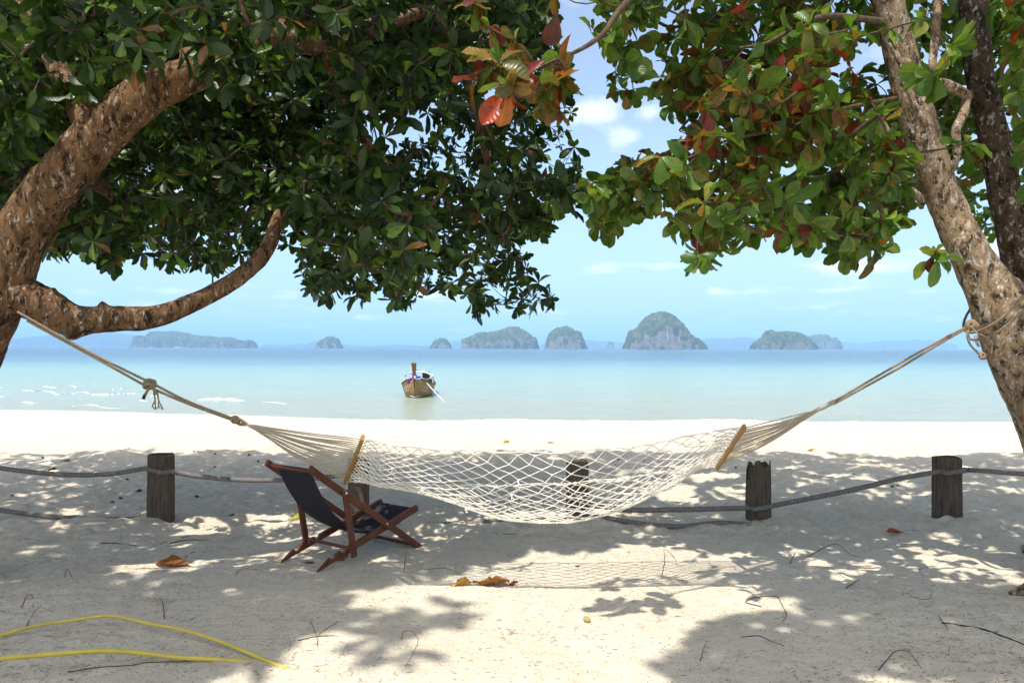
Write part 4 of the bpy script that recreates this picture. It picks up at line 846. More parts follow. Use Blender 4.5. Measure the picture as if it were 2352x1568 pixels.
for (i2, j2) in ((7, 9), (9, 5), (13, 7), (15, 15), (20, 8), (21, 5), (11, 13), (24, 12), (5, 9)):      # short loose ends
    u0, v0 = ksp(i2, j2) if (i2 + j2) % 2 == 0 else ksp(i2, j2 + 1); p = net(u0, v0)
    for q in range(2): mbk.tube(resample(np.array([p, p + [jit.normal(0, .01), -.012, -.012], p + [jit.normal(0, .014), -.014, -.034]]), 5), [.005, .0045, .004, .0035, .004], 5)
netp = child("net", mbn.mesh("net", m_cord, True), ham)
child("knots", mbk.mesh("knots", m_cord), ham, "stuff")
def spreader(a, b_, nm):
    d = b_ - a; L = np.linalg.norm(d); d /= L; x = np.array([1., 0, 0]); x -= d * (x @ d); x /= np.linalg.norm(x); u = np.cross(d, x)
    V, F = boxm((a + b_) / 2, (d, x, u), (L / 2 + .012, .012, .019), .3)
    V += .0015 * vnoise(V * 30, 2)[:, None]; child("spreader_bar", mesh_np("spreader_bar", V, F, m_bar), ham)
spreader(HD['TL'], HD['BL'], "a"); spreader(HD['TR'], HD['BR'], "b")
NC = 24
for (top, botm, eye, sg) in ((HD['TL'], HD['BL'], EYE_L, 1), (HD['TR'], HD['BR'], EYE_R, 1)):
    for k in range(NC):
        q = (k + .5) / NC; p = top * (1 - q) + botm * q; d = eye - p; off = jit.normal(0, .004, 3)
        P = resample(np.array([p, p + d * .5 + [0, 0, -.012 - .02 * q + jit.normal(0, .006)], eye + off]), 14)
        V, F = tube(P, .0043, 5, False); child("cord", mesh_np("cord", V, F, m_clew, True), ham)
def rope_mesh(pts, r, n=None, lay=(3, .045, .16), sides=10):
    P = np.array(pts, float); L = np.linalg.norm(np.diff(P, axis=0), axis=1).sum(); return tube(resample(P, n or max(8, int(L / .006))), r, sides, True, lay)
def knot_ball(c, r, seed, turns=4):
    """a lump of rope wound over itself"""
    rr = np.random.default_rng(seed); mb = MB()
    for k in range(turns):
        ax = rr.normal(0, 1, 3); ax /= np.linalg.norm(ax); x = np.cross(ax, [0.3, .5, .8]); x /= np.linalg.norm(x); y = np.cross(ax, x); a = np.linspace(0, 2 * math.pi * .97, 26)
        mb.tube(c + rr.normal(0, r * .25, 3) + r * (np.cos(a)[:, None] * x + np.sin(a)[:, None] * y), r * .46, 8, True, (3, .04, .15))
    return mb
# ropes to the brown tree
TL_ = at(38, 722, 5.22); K1 = at(346, 882, 5.38); K2 = at(540, 963, 5.44)
mb = MB()
for a, b_, m1 in ((at(40, 716, 5.2), at(340, 876, 5.38), -.014), (at(62, 736, 5.22), at(340, 889, 5.38), .002)): mb.add(*rope_mesh([a, (a + b_) / 2 + [0, 0, m1], b_], .0085))
mb.add(*rope_mesh([at(350, 880, 5.38), at(430, 921, 5.41), at(535, 961, 5.44)], .0085)); mb.add(*rope_mesh([at(350, 892, 5.38), at(430, 926, 5.41), at(535, 965, 5.44)], .0085))
mb.add(*rope_mesh([at(542, 958, 5.43), at(556, 966, 5.44), EYE_L], .011)); mb.add(*rope_mesh([at(540, 968, 5.45), at(552, 974, 5.45), EYE_L], .011))
child("hanging_rope", mb.mesh("hanging_rope", m_rope, True), ham)
child("knot", knot_ball(K1, .026, 2, 6).mesh("knot", m_rope, True), ham); child("knot", knot_ball(K2, .02, 3, 5).mesh("knot", m_rope, True), ham)
mb = MB(); mb.add(*rope_mesh([at(343, 888, 5.36), at(337, 900, 5.35), at(333, 906, 5.35)], .009)); child("rope_end", mb.mesh("rope_end", m_rope, True), ham)
V, F = rope_mesh([at(333, 906, 5.35), at(329, 916, 5.35)], .0105); child("taped_end", mesh_np("taped_end", V, F, m_dark, True), ham)
mb = MB()
for k in range(4):
    e = at(350 + 7 * k, 930 + 3 * (k % 2), 5.34); s0 = at(352, 888, 5.36); mb.add(*rope_mesh([s0, at(353 + 3.2 * k, 904, 5.35), at(354 + 4 * k + 2 * (-1) ** k, 918, 5.34), e], .0042, 12, (3, .03, .2), 6))
    for q in range(5): mb.tube(resample(np.array([e, e + [jit.normal(0, .010), jit.normal(0, .006), -.024]]), 3), [.0028, .002, .001], 4)
child("frayed_tassel", mb.mesh("frayed_tassel", m_rope, True), ham)
# ropes to the pale tree
KR = at(2228, 746, 5.22)
mb = MB()
a = at(1913, 923, 5.44)
mb.add(*rope_mesh([a, at(2060, 838, 5.34), at(2150, 787, 5.28), KR], .0075)); mb.add(*rope_mesh([at(1914, 928, 5.44), at(2060, 848, 5.34), at(2150, 794, 5.28), KR + [0, .0, -.01]], .0075))
child("hanging_rope", mb.mesh("hanging_rope", m_rope, True), ham)
mb = MB(); sp_ = np.linspace(EYE_R, at(1916, 922, 5.44), 30); mb.tube(sp_, .016 * (1 + .12 * np.sin(np.arange(30) * 2.1)), 10)
child("wrapped_eye", mb.mesh("wrapped_eye", plain("pale_whipping", (.42, .35, .26), .95, .1, 120, .3), True), ham)
child("knot", knot_ball(KR + [.01, 0, 0], .026, 5, 6).mesh("knot", m_rope, True), ham)
# turns of rope round the trunk
ci = int(np.argmin(np.abs(proj(TR_R)[1] - 705))); tc_, td = TR_R[ci], TR_R[min(ci + 3, len(TR_R) - 1)] - TR_R[ci - 3]; td /= np.linalg.norm(td)
mb = MB()
for off, tilt in ((-.015, .50), (.045, .52)):
    a = np.linspace(0, 2 * math.pi, 70); x = np.array([1., 0, 0]) - td * td[0]; x /= np.linalg.norm(x); y = np.cross(td, x); rad = .262
    P = tc_ + td * off + rad * (np.cos(a)[:, None] * x + np.sin(a)[:, None] * y) + td * (tilt * rad * (np.cos(a) * .75))[:, None]
    mb.add(*rope_mesh(P, .0085, 150))
child("trunk_lashing", mb.mesh("trunk_lashing", m_rope, True), ham)
mb = MB(); mb.add(*rope_mesh([KR + [0, -.01, -.01], at(2222, 768, 5.2), at(2228, 790, 5.2), at(2244, 808, 5.2), at(2252, 815, 5.2)], .0075)); mb.add(*rope_mesh([KR, at(2245, 765, 5.13), at(2262, 772, 5.1), at(2274, 778, 5.1)], .004))
for k in range(3): mb.tube(resample(np.array([at(2238 + 4 * k, 770, 5.15), at(2240 + 3 * k, 785, 5.15), at(2246 + 2 * k, 796, 5.15)]), 8), .003, 5)
tail = child("rope_end", mb.mesh("rope_end", m_rope, True), ham); child("end_knot", knot_ball(at(2256, 820, 5.2), .017, 9, 4).mesh("end_knot", m_rope, True), ham)

# ------------------------------------------------------------------ long-tail boat
BD = 48.0; bo = at(952, 913, BD); bo[2] = WATER; S = BD / FPX
rot = R_(2.0); bx_ = np.array([math.cos(rot), math.sin(rot), 0]); by_ = np.array([-math.sin(rot), math.cos(rot), 0])
boat = thing("longtail_boat", "varnished wooden long-tail boat with tall prow post moored in the shallows", "boat", bo)
def bp_(x, y, z): return bo + x * bx_ + y * by_ + np.array([0, 0, z])
st = [(-.28, .03, 1.27, .55, 0), (.0, .09, 1.20, .10, .02), (.5, .50, 1.06, -.1, .12), (1.2, .80, .90, -.2, .30), (2.2, .98, .74, -.25, .46), (3.6, 1.0, .66, -.28, .52), (5.4, .92, .66, -.28, .5), (7.0, .72, .74, -.2, .44), (8.2, .5, .86, -.05, .34)]
stn = resample(np.array(st), 40); V = []; K = 11
for (y, hb, sh, kz, bb) in stn:
    prof = [(-hb, sh), (-hb * .94, sh * .72 + kz * .28), (-hb * .84, sh * .45 + kz * .55), (-hb * .70, sh * .2 + kz * .8), (-bb * .8, kz + .03), (0, kz - .05), (bb * .8, kz + .03), (hb * .70, sh * .2 + kz * .8), (hb * .84, sh * .45 + kz * .55), (hb * .94, sh * .72 + kz * .28), (hb, sh)]
    V += [bp_(x, y, z) for x, z in prof]
F = [(k*K + j, k*K + j + 1, (k+1)*K + j + 1, (k+1)*K + j) for k in range(39) for j in range(K - 1)] + [tuple(39 * K + j for j in range(K))]
hull = child("hull", mesh_np("hull", V, F, m_boat, True), boat)
# inner floor, gunwale planks, stem, waterline stripe
V = [bp_(s * hb * .9, y, max(.25, sh - .35)) for (y, hb, sh, kz, bb) in stn[4:] for s in (-1, 1)]
child("deck", mesh_np("deck", V, [(2*i, 2*i + 1, 2*i + 3, 2*i + 2) for i in range(len(stn) - 5)], m_boatdark), boat)
for s in (-1, 1):
    V, F = tube(np.array([bp_(s * (hb + .01), y, sh + .01) for (y, hb, sh, kz, bb) in stn]), .04, 8); child("gunwale", mesh_np("gunwale", V, F, m_boatdark, True), boat)
V, F = tube(np.array([bp_(0, -.34, 1.3), bp_(0, -.1, .55), bp_(0, .02, .1), bp_(0, .12, -.2)]), [.035, .035, .035, .03], 8); child("stem", mesh_np("stem", V, F, m_boatdark, True), boat)
mb = MB()
for s in (-1, 1):
    P = resample(np.array([bp_(0, -.03, .06), bp_(s * .30, .5, .10), bp_(s * .52, 1.2, .11)]), 10); mb.tube(P, .028, 6)
child("waterline_stripe", mb.mesh("waterline_stripe", m_white, True), boat)
# prow post: a tall block that widens to its cut top
pr = [(1.15, .105, .13, -.22), (1.5, .105, .13, -.34), (1.9, .125, .15, -.46), (2.16, .15, .17, -.54)]; V = []
for z, hx, hy, y in pr: V += [bp_(sx_ * hx, y + sy_ * hy - (.07 if sy_ < 0 and sx_ == 0 else 0), z - (.06 if z > 2.1 and sy_ < 0 else 0)) for sx_, sy_ in ((-1, 1), (-1, -.4), (-.45, -1), (.45, -1), (1, -.4), (1, 1))]
F = [(6*k + j, 6*k + (j+1) % 6, 6*k + 6 + (j+1) % 6, 6*k + 6 + j) for k in range(3) for j in range(6)] + [tuple(range(18, 24))]
prow = child("prow_post", mesh_np("prow_post", V, F, m_prow), boat)
# awning on hoops
for y in (2.7, 3.2, 3.7):
    a = np.linspace(0, math.pi, 17); P = np.array([bp_(.92 * math.cos(q) if abs(math.cos(q)) < .98 else .92 * math.copysign(1, math.cos(q)), y, .62 + .88 * min(1, math.sin(q) ** .45) if 0 < q < math.pi else .6) for q in a])
    P = np.array([bp_(-.90, y, .6), bp_(-.90, y, 1.12), bp_(-.84, y, 1.28), bp_(-.5, y, 1.42), bp_(0, y, 1.48), bp_(.5, y, 1.42), bp_(.84, y, 1.28), bp_(.90, y, 1.12), bp_(.90, y, .6)])
    V, F = tube(resample(P, 30), .022, 6); child("awning_hoop", mesh_np("awning_hoop", V, F, m_white, True), boat)
V = []
for y in np.linspace(2.6, 3.8, 12):
    for x, z in ((-.90, 1.22), (-.84, 1.31), (-.5, 1.46), (0, 1.52), (.5, 1.46), (.84, 1.31), (.90, 1.22)): V.append(bp_(x, y, z))
for y in np.linspace(2.6, 3.8, 12):
    for x, z in ((-.90, 1.19), (-.84, 1.28), (-.5, 1.43), (0, 1.49), (.5, 1.43), (.84, 1.28), (.90, 1.19)): V.append(bp_(x, y, z))
q = [(k*7 + j, k*7 + j + 1, (k+1)*7 + j + 1, (k+1)*7 + j) for k in range(11) for j in range(6)]
child("awning", mesh_np("awning", V, q + [tuple(84 + i for i in f[::-1]) for f in q] + [(j, 84 + j, 85 + j, j + 1) for j in range(6)], m_white, True), boat)
# engine block, drum, seat box, antenna
for nm, c, h, mt_ in (("engine", (.22, 6.6, 1.18), (.24, .3, .22), m_black), ("engine_stand", (.22, 6.6, .8), (.12, .14, .18), m_metal), ("fuel_drum", (.74, 2.9, .86), (.14, .2, .17), m_black), ("seat_box", (-.2, 4.0, .62), (.5, .3, .14), m_boatdark)):
    V, F = boxm(bp_(*c), (bx_, by_, UP), h, .35); child(nm, mesh_np(nm, V, F, mt_), boat)
V, F = tube([bp_(.35, 3.0, 1.5), bp_(.35, 3.0, 1.78)], .012, 5); child("antenna", mesh_np("antenna", V, F, m_metal), boat)
# garlands
def ribbon(pts, r, mt_): V, F = rope_mesh([bp_(*p) for p in pts], r, 24, (3, .3, .3), 7); child("garland", mesh_np("garland", V, F, mt_, True), boat)
a = np.linspace(0, 2 * math.pi, 13)
ribbon([(.13 * math.cos(q), -.26 + .18 * math.sin(q), 1.33 + .02 * math.sin(3 * q)) for q in a], .035, m_white)
ribbon([(.13 * math.cos(q), -.28 + .18 * math.sin(q), 1.40) for q in a], .03, m_blue); ribbon([(-.14, -.2, 1.44), (-.07, -.48, 1.36), (0, -.5, 1.30)], .035, m_red)
ribbon([(-.02, -.5, 1.30), (-.2, -.36, 1.14), (-.34, -.2, 1.0), (-.4, -.1, .88)], .035, m_blue); ribbon([(0, -.5, 1.28), (-.14, -.4, 1.10), (-.30, -.2, .96), (-.36, -.1, .86)], .03, m_red); ribbon([(0, -.5, 1.26), (-.10, -.4, 1.12), (-.22, -.25, .98)], .03, m_white)
ribbon([(.04, -.5, 1.28), (.14, -.3, 1.16), (.30, .1, 1.16), (.36, .3, 1.24)], .045, m_white); ribbon([(.12, -.36, 1.30), (.24, 0, 1.26), (.34, .2, 1.28)], .04, m_blue)
for k, (z, mt_) in enumerate(((1.88, m_white), (1.80, m_white), (1.72, m_blue), (1.63, m_white))): V, F = boxm(bp_(.145 - .008 * k, -.42, z), (bx_, by_, UP), (.03, .03, .032), .5); child("bead", mesh_np("bead", V, F, mt_), prow)
# painted letters on the bow: pale strokes that cannot be read, a round figure above them
def on_hull(sgn, y, f):                                 # a point just off the planking, f from sheer (0) downwards
    k = (y + .28) / 8.48 * 39; i = int(min(38, max(0, np.searchsorted(stn[:, 0], y) - 1))); g = (y - stn[i, 0]) / (stn[i+1, 0] - stn[i, 0]); row = stn[i] * (1 - g) + stn[i+1] * g
    _, hb, sh, kz, bb = row; xs_ = [hb, hb * .94, hb * .84, hb * .70, bb * .8]; zs_ = [sh, sh * .72 + kz * .28, sh * .45 + kz * .55, sh * .2 + kz * .8, kz + .03]
    return bp_(sgn * (np.interp(f, [0, .28, .55, .8, 1], xs_) + .012), y - .012, np.interp(f, [0, .28, .55, .8, 1], zs_))
mb = MB(); lr = np.random.default_rng(6)
for sgn in (-1, 1):
    ys = (.42, .62, .82, 1.02)
    for k, y in enumerate(ys):
        for f0 in ((.30, .40), (.48, .55)):
            mb.tube(resample(np.array([on_hull(sgn, y, f0[0]), on_hull(sgn, y + .05, (f0[0] + f0[1]) / 2), on_hull(sgn, y, f0[1])]), 5), .013, 4)
            mb.tube(np.array([on_hull(sgn, y, f0[k % 2]), on_hull(sgn, y + .10, f0[k % 2])]), .012, 4)
    a = np.linspace(0, 6.2, 9); mb.tube(np.array([on_hull(sgn, .30 + .07 * math.cos(q), .12 + .05 * math.sin(q)) for q in a]), .014, 4)
    mb.tube(np.array([on_hull(sgn, .22, .26), on_hull(sgn, .31, .29), on_hull(sgn, .24, .34), on_hull(sgn, .31, .40), on_hull(sgn, .22, .43)]), .014, 4)
child("bow_lettering", mb.mesh("bow_lettering", plain("cream_paint", (.72, .66, .5), .6)), boat, "stuff")
p0 = bp_(.62, .9, .92); p1 = gnd(1020, 921, WATER); P = np.array([p0, (p0 + p1) / 2 + [0, 0, -.03], p1 + [0, 0, -.02]])
V, F = tube(resample(P, 20), .022, 6); o = obj("mooring_line", mesh_np("mooring_line", V, F, m_white, True), None, "taut white mooring line running from the boat's bow into the water", "rope")

# ------------------------------------------------------------------ yellow garden hose
def hose(label, pts, r):
    P = []
    for (x, y, h) in pts:
        p = gnd(x, y, h); p[2] = h + float(gz(p[0], p[1])) ; P.append(p)
    Q = resample(np.array(P), 120); V, F = tube(Q, r, 14); return obj("garden_hose", mesh_np("garden_hose", V, F, m_hose, True), None, label, "hose", "yellow garden hoses")
hose("thicker yellow hose lying nearest, its tip buried in the sunlit sand", [(-160, 1530, .10), (-60, 1522, .10), (57, 1511.6, .095), (134, 1509, .085), (234, 1507, .07), (318, 1509, .05), (401, 1514, .032), (485, 1520, .012), (568, 1525, -.006), (600, 1527, -.02)], .0118)
hose("thin yellow hose arching over the shaded sand behind the thicker one", [(-140, 1495, .02), (-60, 1470, .02), (0, 1452, .02), (50, 1440, .03), (100, 1427, .04), (150, 1418, .05), (200, 1414, .055), (251, 1417, .055), (301, 1425, .055), (351, 1436.4, .05), (401, 1449, .045), (451, 1462, .04), (502, 1479, .032), (552, 1497, .022), (602, 1517, .01), (665, 1541, -.006), (690, 1550, -.018)], .0092)

# ------------------------------------------------------------------ fallen leaves
def fallen(label, px, py, wpx, col, ang, kind=0, curl=.3, lift=.0, aspect=1.0):
    p = gnd(px, py); p[2] = float(gz(p[0], p[1])); L = wpx / FPX * p[1] * 1.08
    rows = np.linspace(0, 1, 12); rr = np.random.default_rng(int(px * 7 + py))
    wv = np.interp(rows, [0, .12, .3, .55, .75, .92, 1], [.012, .03, .16, .25, .25, .12, .012]); V = []
    n5 = (-1, -.5, 0, .5, 1)
    for tt_, w in zip(rows, wv):
        for q in n5:
            ww = w * (1 + .25 * rr.normal() * (abs(q) == 1) * (kind == 1))
            V.append((tt_ - .5, q * ww, curl * (q * w) ** 2 * 4 + curl * .35 * (tt_ - .5) ** 2 + .012 * rr.normal() * (1 + 1.5 * kind) + .03))
    V = np.array(V); V[:, 2] -= V[:, 2].min() * .5
    F = [(5*i + j, 5*i + j + 1, 5*i + 6 + j, 5*i + 5 + j) for i in range(11) for j in range(4)]
    me = mesh_np("fallen_leaf", V * [1, aspect, 1], F, m_leaf_dry, True); o = obj("fallen_leaf", me, None, label, "leaf", "leaves fallen on the sand")
    o.location = (p[0], p[1], p[2] + lift); o.rotation_euler = (rr.normal() * .15, rr.normal() * .12, R_(ang)); o.scale = (L, L, L); o.color = (*col, 1)
OR, BR, YE, GR, DK, RD = (.31, .115, .02), (.22, .09, .03), (.55, .42, .06), (.16, .18, .04), (.06, .04, .025), (.30, .07, .02)
fallen("large orange-brown leaf lying in a sun fleck on the shaded sand", 400, 1293, 84, OR, 175, 0, .5, aspect=1.2)
fallen("large torn golden-brown leaf on the edge of the hammock's shadow", 1128, 1338, 78, OR, 4, 1, .7, aspect=1.2)
fallen("narrow curled leaf just left of the torn golden one", 1060, 1341, 48, (.45, .24, .04), 12, 1, 1.2, aspect=.6)
fallen("small curled scrap just right of the torn golden leaf", 1178, 1336, 28, OR, 20, 1, 1.1, aspect=.7)
fallen("oval red-brown leaf alone before the flat-topped post", 2057, 1226, 36, RD, 170, 0, .5, aspect=1.2)
fallen("bright yellow upturned leaf on the sunlit sand at the shade's edge", 1161, 1013, 19, YE, 30, 0, 1.6)
fallen("flat tan leaf on the sunlit sand right of the bright yellow one", 1261, 1013, 22, (.50, .30, .08), 0, 0, .3)
fallen("golden leaf on the sunlit sand above the jagged-topped post", 1860, 1025, 24, (.55, .35, .05), 0, 0, .4)
fallen("olive leaf on sun-flecked sand behind the tall squared post", 531, 1173, 20, GR, 5, 0, .6)
fallen("yellow-green curled leaf in the sun behind the deck chair's back leg", 680, 1183, 34, (.42, .42, .06), 20, 1, 1.0)
fallen("purplish dry leaf between the deck chair's back feet", 708, 1287, 28, (.15, .07, .08), -4, 0, .3)
fallen("crumpled orange leaf against the deck chair's nearest back foot", 788, 1284, 30, OR, 40, 1, 1.5, .01)
fallen("small reddish scrap on the sunlit sand below the net", 1326, 1296, 12, (.25, .1, .05), 30, 1, 1.0)
fallen("brown leaf near the shade's edge left of the tall squared post", 150, 1056, 24, BR, 0, 0, .6)
fallen("small red-brown curled leaf above the sagging rope at the brown trunk", 118, 1073, 22, (.22, .06, .04), 8, 1, .8)
fallen("dark leaf on the shaded sand between the two ropes by the brown trunk", 20, 1131, 24, DK, -10, 1, .5)
fallen("dark crumpled leaf just left of the tall squared post", 318, 1124, 18, DK, 15, 1, 1.2)
fallen("tiny dry leaf on the bright sand near the hammock's knot", 626, 964, 14, (.35, .2, .08), 0, 0, .5)
fallen("greenish-yellow small leaf left of the deck chair's feet", 636, 1288, 16, (.30, .28, .06), 0, 0, .4)
fallen("tan leaf lying behind the net near the wooden bar", 985, 1030, 16, (.4, .27, .1), 0, 0, .4)

# ------------------------------------------------------------------ twigs, seeds, weeds
def twig(label, pts, r=.004, arch=.0, mt_=None, nm="fallen_twig", cat="twig"):
    P = []; n = len(pts)
    for k, (x, y) in enumerate(pts):
        p = gnd(x, y); z = float(gz(p[0], p[1])); u = k / max(1, n - 1); p[2] = z + r * .6 + arch * math.sin(math.pi * u); P.append(p)
    Q = resample(np.array(P), max(8, 6 * n)); Q = Q + .004 * np.stack([vnoise(Q * 25, 3), vnoise(Q * 25, 4), 0 * Q[:, 0]], -1)
    V, F = tube(Q, r * (1 - .5 * np.linspace(0, 1, len(Q))), 6); V = V - P[0]; o = obj(nm, mesh_np(nm, V, F, mt_ or m_twig, True), None, label, cat, "twigs fallen on the sand" if nm == "fallen_twig" else None); o.location = tuple(P[0])
    return o
m_dtwig = plain("dark_dry_twig", (.10, .06, .045), .9, .1, 50, .4)
TW = [("straight thick reddish stick before the tall squared post", [(231, 1247), (270, 1249), (314, 1252)], .008), ("long thin twig curving up right of the tall squared post's foot", [(368, 1246), (435, 1231), (485, 1220), (518, 1215)], .004), ("stick lying just below the long curving twig", [(391, 1248), (435, 1240), (491, 1234)], .006),
      ("short twig standing on the sand left of the tall squared post", [(278, 1238), (281, 1220), (294, 1206)], .003), ("small forked twig on the shaded sand near the brown trunk", [(177, 1250), (181, 1236), (192, 1230)], .003), ("short dark twig right of the orange-brown leaf", [(425, 1275), (438, 1265), (450, 1262)], .005),
      ("wiry bent twig left of the orange-brown leaf", [(147, 1317), (154, 1303), (167, 1317), (182, 1333)], .003), ("arched little twig above the thin yellow hose", [(50, 1383), (60, 1367), (75, 1365), (76, 1385)], .004), ("straight twig leaning up from the thin yellow hose", [(63, 1427), (77, 1404), (94, 1383)], .0035),
      ("crooked upright twig behind the thin hose's crest", [(378, 1422), (373, 1384), (367, 1362)], .004), ("thin twig below the orange-brown leaf", [(346, 1323), (374, 1308), (398, 1305)], .003), ("hooked twig on the shaded sand left of the deck chair's feet", [(540, 1317), (555, 1305), (602, 1305)], .003),
      ("dark straight stick crossed by thin stems on the sunlit sand", [(685, 1473), (729, 1464), (769, 1461)], .005), ("thin stem crossing the dark straight stick", [(714, 1430), (726, 1460), (731, 1496)], .0025), ("second thin stem leaning over the dark straight stick", [(778, 1425), (735, 1457), (730, 1484)], .0025),
      ("dark upright twig right of the deck chair's front foot", [(928, 1303), (931, 1280), (933, 1256)], .004), ("twig curving at the shade's edge right of the deck chair", [(974, 1303), (1020, 1298), (1054, 1309)], .0035), ("thin stem bent into a loop on the sunlit sand", [(923, 1470), (927, 1450), (947, 1449), (960, 1470), (944, 1510), (930, 1529)], .0028),
      ("twig under the lowest part of the net", [(1141, 1226), (1188, 1220), (1218, 1225)], .004), ("upright thin stem on the sunlit sand right of the net", [(1520, 1316), (1527, 1283), (1524, 1258)], .003), ("leaning stem beside the upright thin stem", [(1527, 1258), (1545, 1275), (1555, 1292)], .0025),
      ("long arched twig between the jagged-topped and flat-topped posts", [(1848, 1281), (1903, 1262), (1927, 1259), (1950, 1275), (1974, 1281)], .004), ("dark twig bent into a hook in the dappled sand", [(1748, 1388), (1714, 1377), (1740, 1367), (1783, 1366), (1796, 1384), (1806, 1407), (1796, 1423)], .005), ("tan twig below the hooked dark one", [(1701, 1455), (1743, 1453), (1773, 1465), (1801, 1475)], .0045),
      ("peaked dark twig like a tent near the bottom edge", [(2017, 1530), (2047, 1500), (2070, 1488), (2094, 1500), (2116, 1524)], .004), ("curved thin twig next to the black cable's end", [(2157, 1410), (2177, 1440), (2183, 1460), (2177, 1497)], .003), ("short straight twig below the long arched one", [(1942, 1348), (1958, 1336), (1975, 1325)], .005),
      ("tangled twig in the shade before the pale trunk's foot", [(2070, 1363), (2085, 1357), (2100, 1370), (2134, 1372), (2141, 1350)], .003), ("wavy twig above the bright sun patch by the pale trunk", [(2110, 1304), (2150, 1296), (2171, 1306)], .0035), ("lone twig on the sunlit sand between the nut and the tan twig", [(1609, 1509), (1615, 1485), (1624, 1462)], .003),
      ("thin twig trailing from the oval red-brown leaf", [(2079, 1221), (2114, 1221), (2161, 1238)], .003), ("short stub of twig left of the long arched one", [(1815, 1293), (1826, 1271)], .005), ("bent twig between the net and the jagged-topped post", [(1658, 1156), (1672, 1137), (1699, 1124)], .005),
      ("short twig lying left of the thick reddish stick", [(57, 1240), (90, 1242), (117, 1243)], .004), ("thin dark strip laid as the shadow under the near hose", [(155, 1552), (235, 1545), (300, 1540), (340, 1531), (440, 1524)], .004)]  # last one is no twig: a dark strip for the near hose's shadow
for lab, pts, r in TW: twig(lab, pts, r * .72, .012 if "arched" in lab or "tent" in lab or "upright" in lab else .0, m_dtwig)
twig("black cable end lying on dappled sand at the picture's edge", [(2164, 1427), (2201, 1429), (2251, 1440), (2301, 1457), (2352, 1480), (2420, 1512)], .0055, .0, m_cable, "black_cable", "cable")
def blob(nm, label, px, py, wpx, mt_, cat, grp=None, squash=.85):
    p = gnd(px, py); p[2] = float(gz(p[0], p[1])); r = wpx / FPX * p[1] / 2; V = []; ns, nr = 14, 9; rr = np.random.default_rng(int(px + py))
    for i in range(nr + 1):
        ph = math.pi * i / nr
        for j in range(ns):
            th = 2 * math.pi * j / ns; q = r * (1 + .08 * math.sin(2 * th + px) * math.sin(ph)); dent = .25 if i == 0 else (.06 if i == 1 else 0)
            V.append((q * math.sin(ph) * math.cos(th), q * math.sin(ph) * math.sin(th), q * squash * (math.cos(ph) * (1 - dent))))
    F = [(i*ns + j, i*ns + (j+1) % ns, (i+1)*ns + (j+1) % ns, (i+1)*ns + j) for i in range(nr) for j in range(ns)]
    o = obj(nm, mesh_np(nm, V, F, mt_, True), None, label, cat, grp); o.location = (p[0], p[1], p[2] + r * squash * .75); o.rotation_euler = (rr.normal() * .3, rr.normal() * .3, 0); return o
blob("almond_nut", "yellowish nut with a dark top alone on the sunlit sand", 1348, 1419, 17, m_nut, "nut")
blob("green_fruit", "small green fruit on the shaded sand right of the deck chair", 944, 1172, 11, m_weed, "fruit")
SG = "dark seeds scattered on the shaded sand behind the posts"
for (x, y, w) in ((446, 1033, 6), (494, 1041, 6), (494, 1065, 8), (572, 1043, 5), (593, 1058, 6), (292, 1097, 7), (277, 1143, 8), (258, 1153, 8), (119, 1047, 6), (98, 1047, 5), (452, 1135, 9), (1150, 1094, 6), (1072, 1083, 6), (1090, 1075, 5), (1690, 1075, 6), (2050, 1105, 8), (2062, 1106, 5), (1960, 1080, 5), (1480, 1051, 6), (1420, 1050, 5)):
    blob("seed", "small dark seed on the shaded sand behind the posts", x, y, w, m_seed, "seed", SG, .7)
def weed(label, px, py, hpx, n, seed):
    p = gnd(px, py); p[2] = float(gz(p[0], p[1])) - .01; h = hpx / FPX * p[1]; rr = np.random.default_rng(seed); tt = thing("weed", label, "plant", p, "weeds at the jagged-topped post"); mb = MB(); ml = MB()
    for k in range(n):
        e = p + np.array([rr.normal() * h * .5, rr.normal() * h * .4, h * rr.uniform(.5, 1)]); mb.tube(resample(np.array([p, (p + e) / 2 + [0, 0, h * .1], e]), 5), .0022, 4)
        for q in range(4):
            c = p + (e - p) * rr.uniform(.4, 1.05); d = rr.normal(0, 1, 3); d /= np.linalg.norm(d); s = np.cross(d, [0, 0, 1.]); s /= np.linalg.norm(s); l = h * .35
            ml.add([c, c + d * l * .5 + s * l * .2, c + d * l, c + d * l * .5 - s * l * .2], [(0, 1, 2, 3)])
    child("stalks", mb.mesh("stalks", m_weed), tt); child("leaves", ml.mesh("leaves", m_weed), tt)
weed("small upright green weed at the jagged-topped post's foot", 1745, 1209, 16, 6, 1); weed("low dark-green weed on the sand just before the jagged-topped post", 1720, 1213, 9, 8, 2)

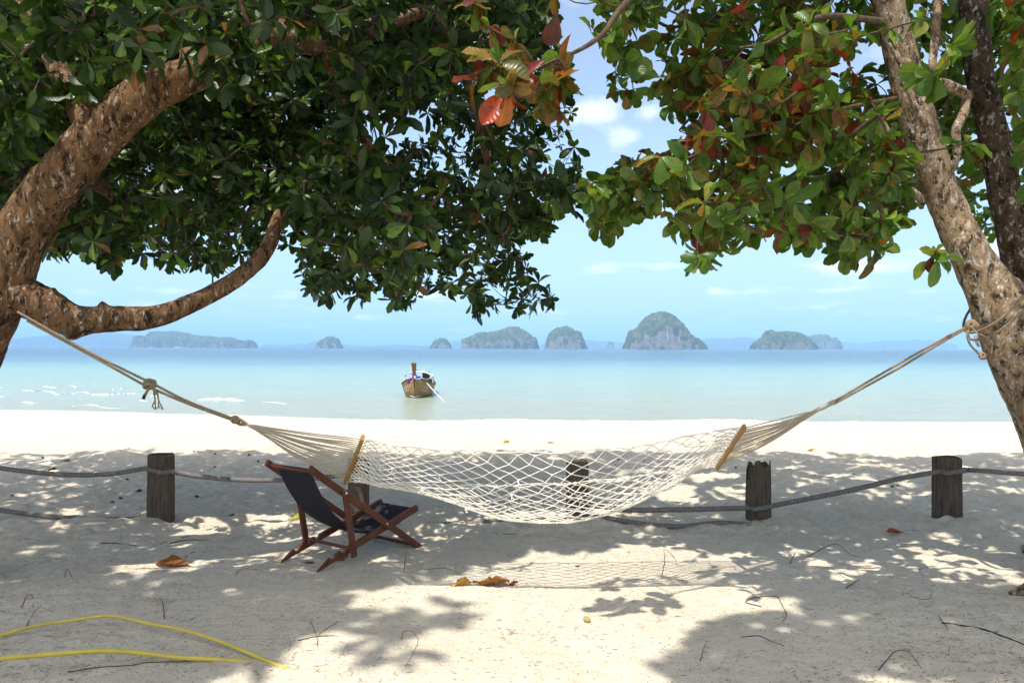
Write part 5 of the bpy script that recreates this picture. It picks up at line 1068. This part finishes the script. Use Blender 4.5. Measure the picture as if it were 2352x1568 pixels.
# fine needles and plant crumbs lying over the sand, far too many to count
lr = np.random.default_rng(77); n = 26000
px = lr.uniform(-60, 2412, n); py = 1600 - 570 * lr.uniform(0, 1, n) ** .8
G = np.array([gnd(a, b_) for a, b_ in zip(px, py)]); G = np.vstack([G, np.stack([lr.uniform(-5, 5, 1500), lr.uniform(1.5, 4, 1500), np.zeros(1500)], -1)])
dn = .12 + .72 * smooth(1500, 2300, proj(G)[0]) * smooth(1250, 1400, proj(G)[1]) + .66 * smooth(700, 200, proj(G)[0]) * smooth(1200, 1350, proj(G)[1]); cl = vnoise(G * [1.3, 1.3, 0], 90) * .5 + .5 * vnoise(G * [4, 4, 0], 91)
G = G[(cl + lr.uniform(-.5, .9, len(G)) > .75 - dn)]; n = len(G); G[:, 2] = gz(G[:, 0], G[:, 1]) + .0015
an = lr.normal(.1, .8, n); L = .004 + .034 * lr.uniform(0, 1, n) ** 2.2; wd_ = lr.uniform(.0004, .0011, n) * (1 + .10 * G[:, 1])
d = np.stack([np.cos(an), np.sin(an), lr.normal(0, .12, n)], -1); s = np.stack([-np.sin(an), np.cos(an), 0 * an], -1); u = np.array([0, 0, 1.])
A, B = G - d * L[:, None] / 2, G + d * L[:, None] / 2; B[:, 2] = np.maximum(B[:, 2], G[:, 2]); mid = G + s * (lr.normal(0, .12, n) * L)[:, None] + u * .001
V = np.stack([A - s * wd_[:, None], A + s * wd_[:, None], mid - s * wd_[:, None], mid + s * wd_[:, None] + u * .0015, B - s * wd_[:, None] * .6, B + s * wd_[:, None] * .6], 1)
F = (np.array([(0, 1, 3, 2), (2, 3, 5, 4)])[None] + (np.arange(n) * 6)[:, None, None]).reshape(-1, 4)
obj("litter", mesh_np("litter", V.reshape(-1, 3), F, m_needles), None, "fine dry needles and plant crumbs strewn over the sand", None, None, "stuff")

# ------------------------------------------------------------------ the hazy air over the bay
m_haze = bpy.data.materials.new("haze_air"); m_haze.use_nodes = True; t = m_haze.node_tree
t.nodes.remove(t.nodes["Principled BSDF"]); pv = t.nodes.new("ShaderNodeVolumePrincipled")
pv.inputs["Color"].default_value = (.42, .70, 1.0, 1); pv.inputs["Density"].default_value = 0.85e-4; pv.inputs["Anisotropy"].default_value = -.2
t.links.new(pv.outputs[0], t.nodes["Material Output"].inputs["Volume"])
Vh = [(x, y, z) for x in (-41000, 41000) for y in (-300, 41000) for z in (-4.2, 375)]
Fh = [(0, 1, 3, 2), (4, 6, 7, 5), (0, 4, 5, 1), (2, 3, 7, 6), (0, 2, 6, 4), (1, 5, 7, 3)]
obj("haze", mesh_np("haze", Vh, Fh, m_haze), None, "pale blue haze over the bay", None, None, "stuff")
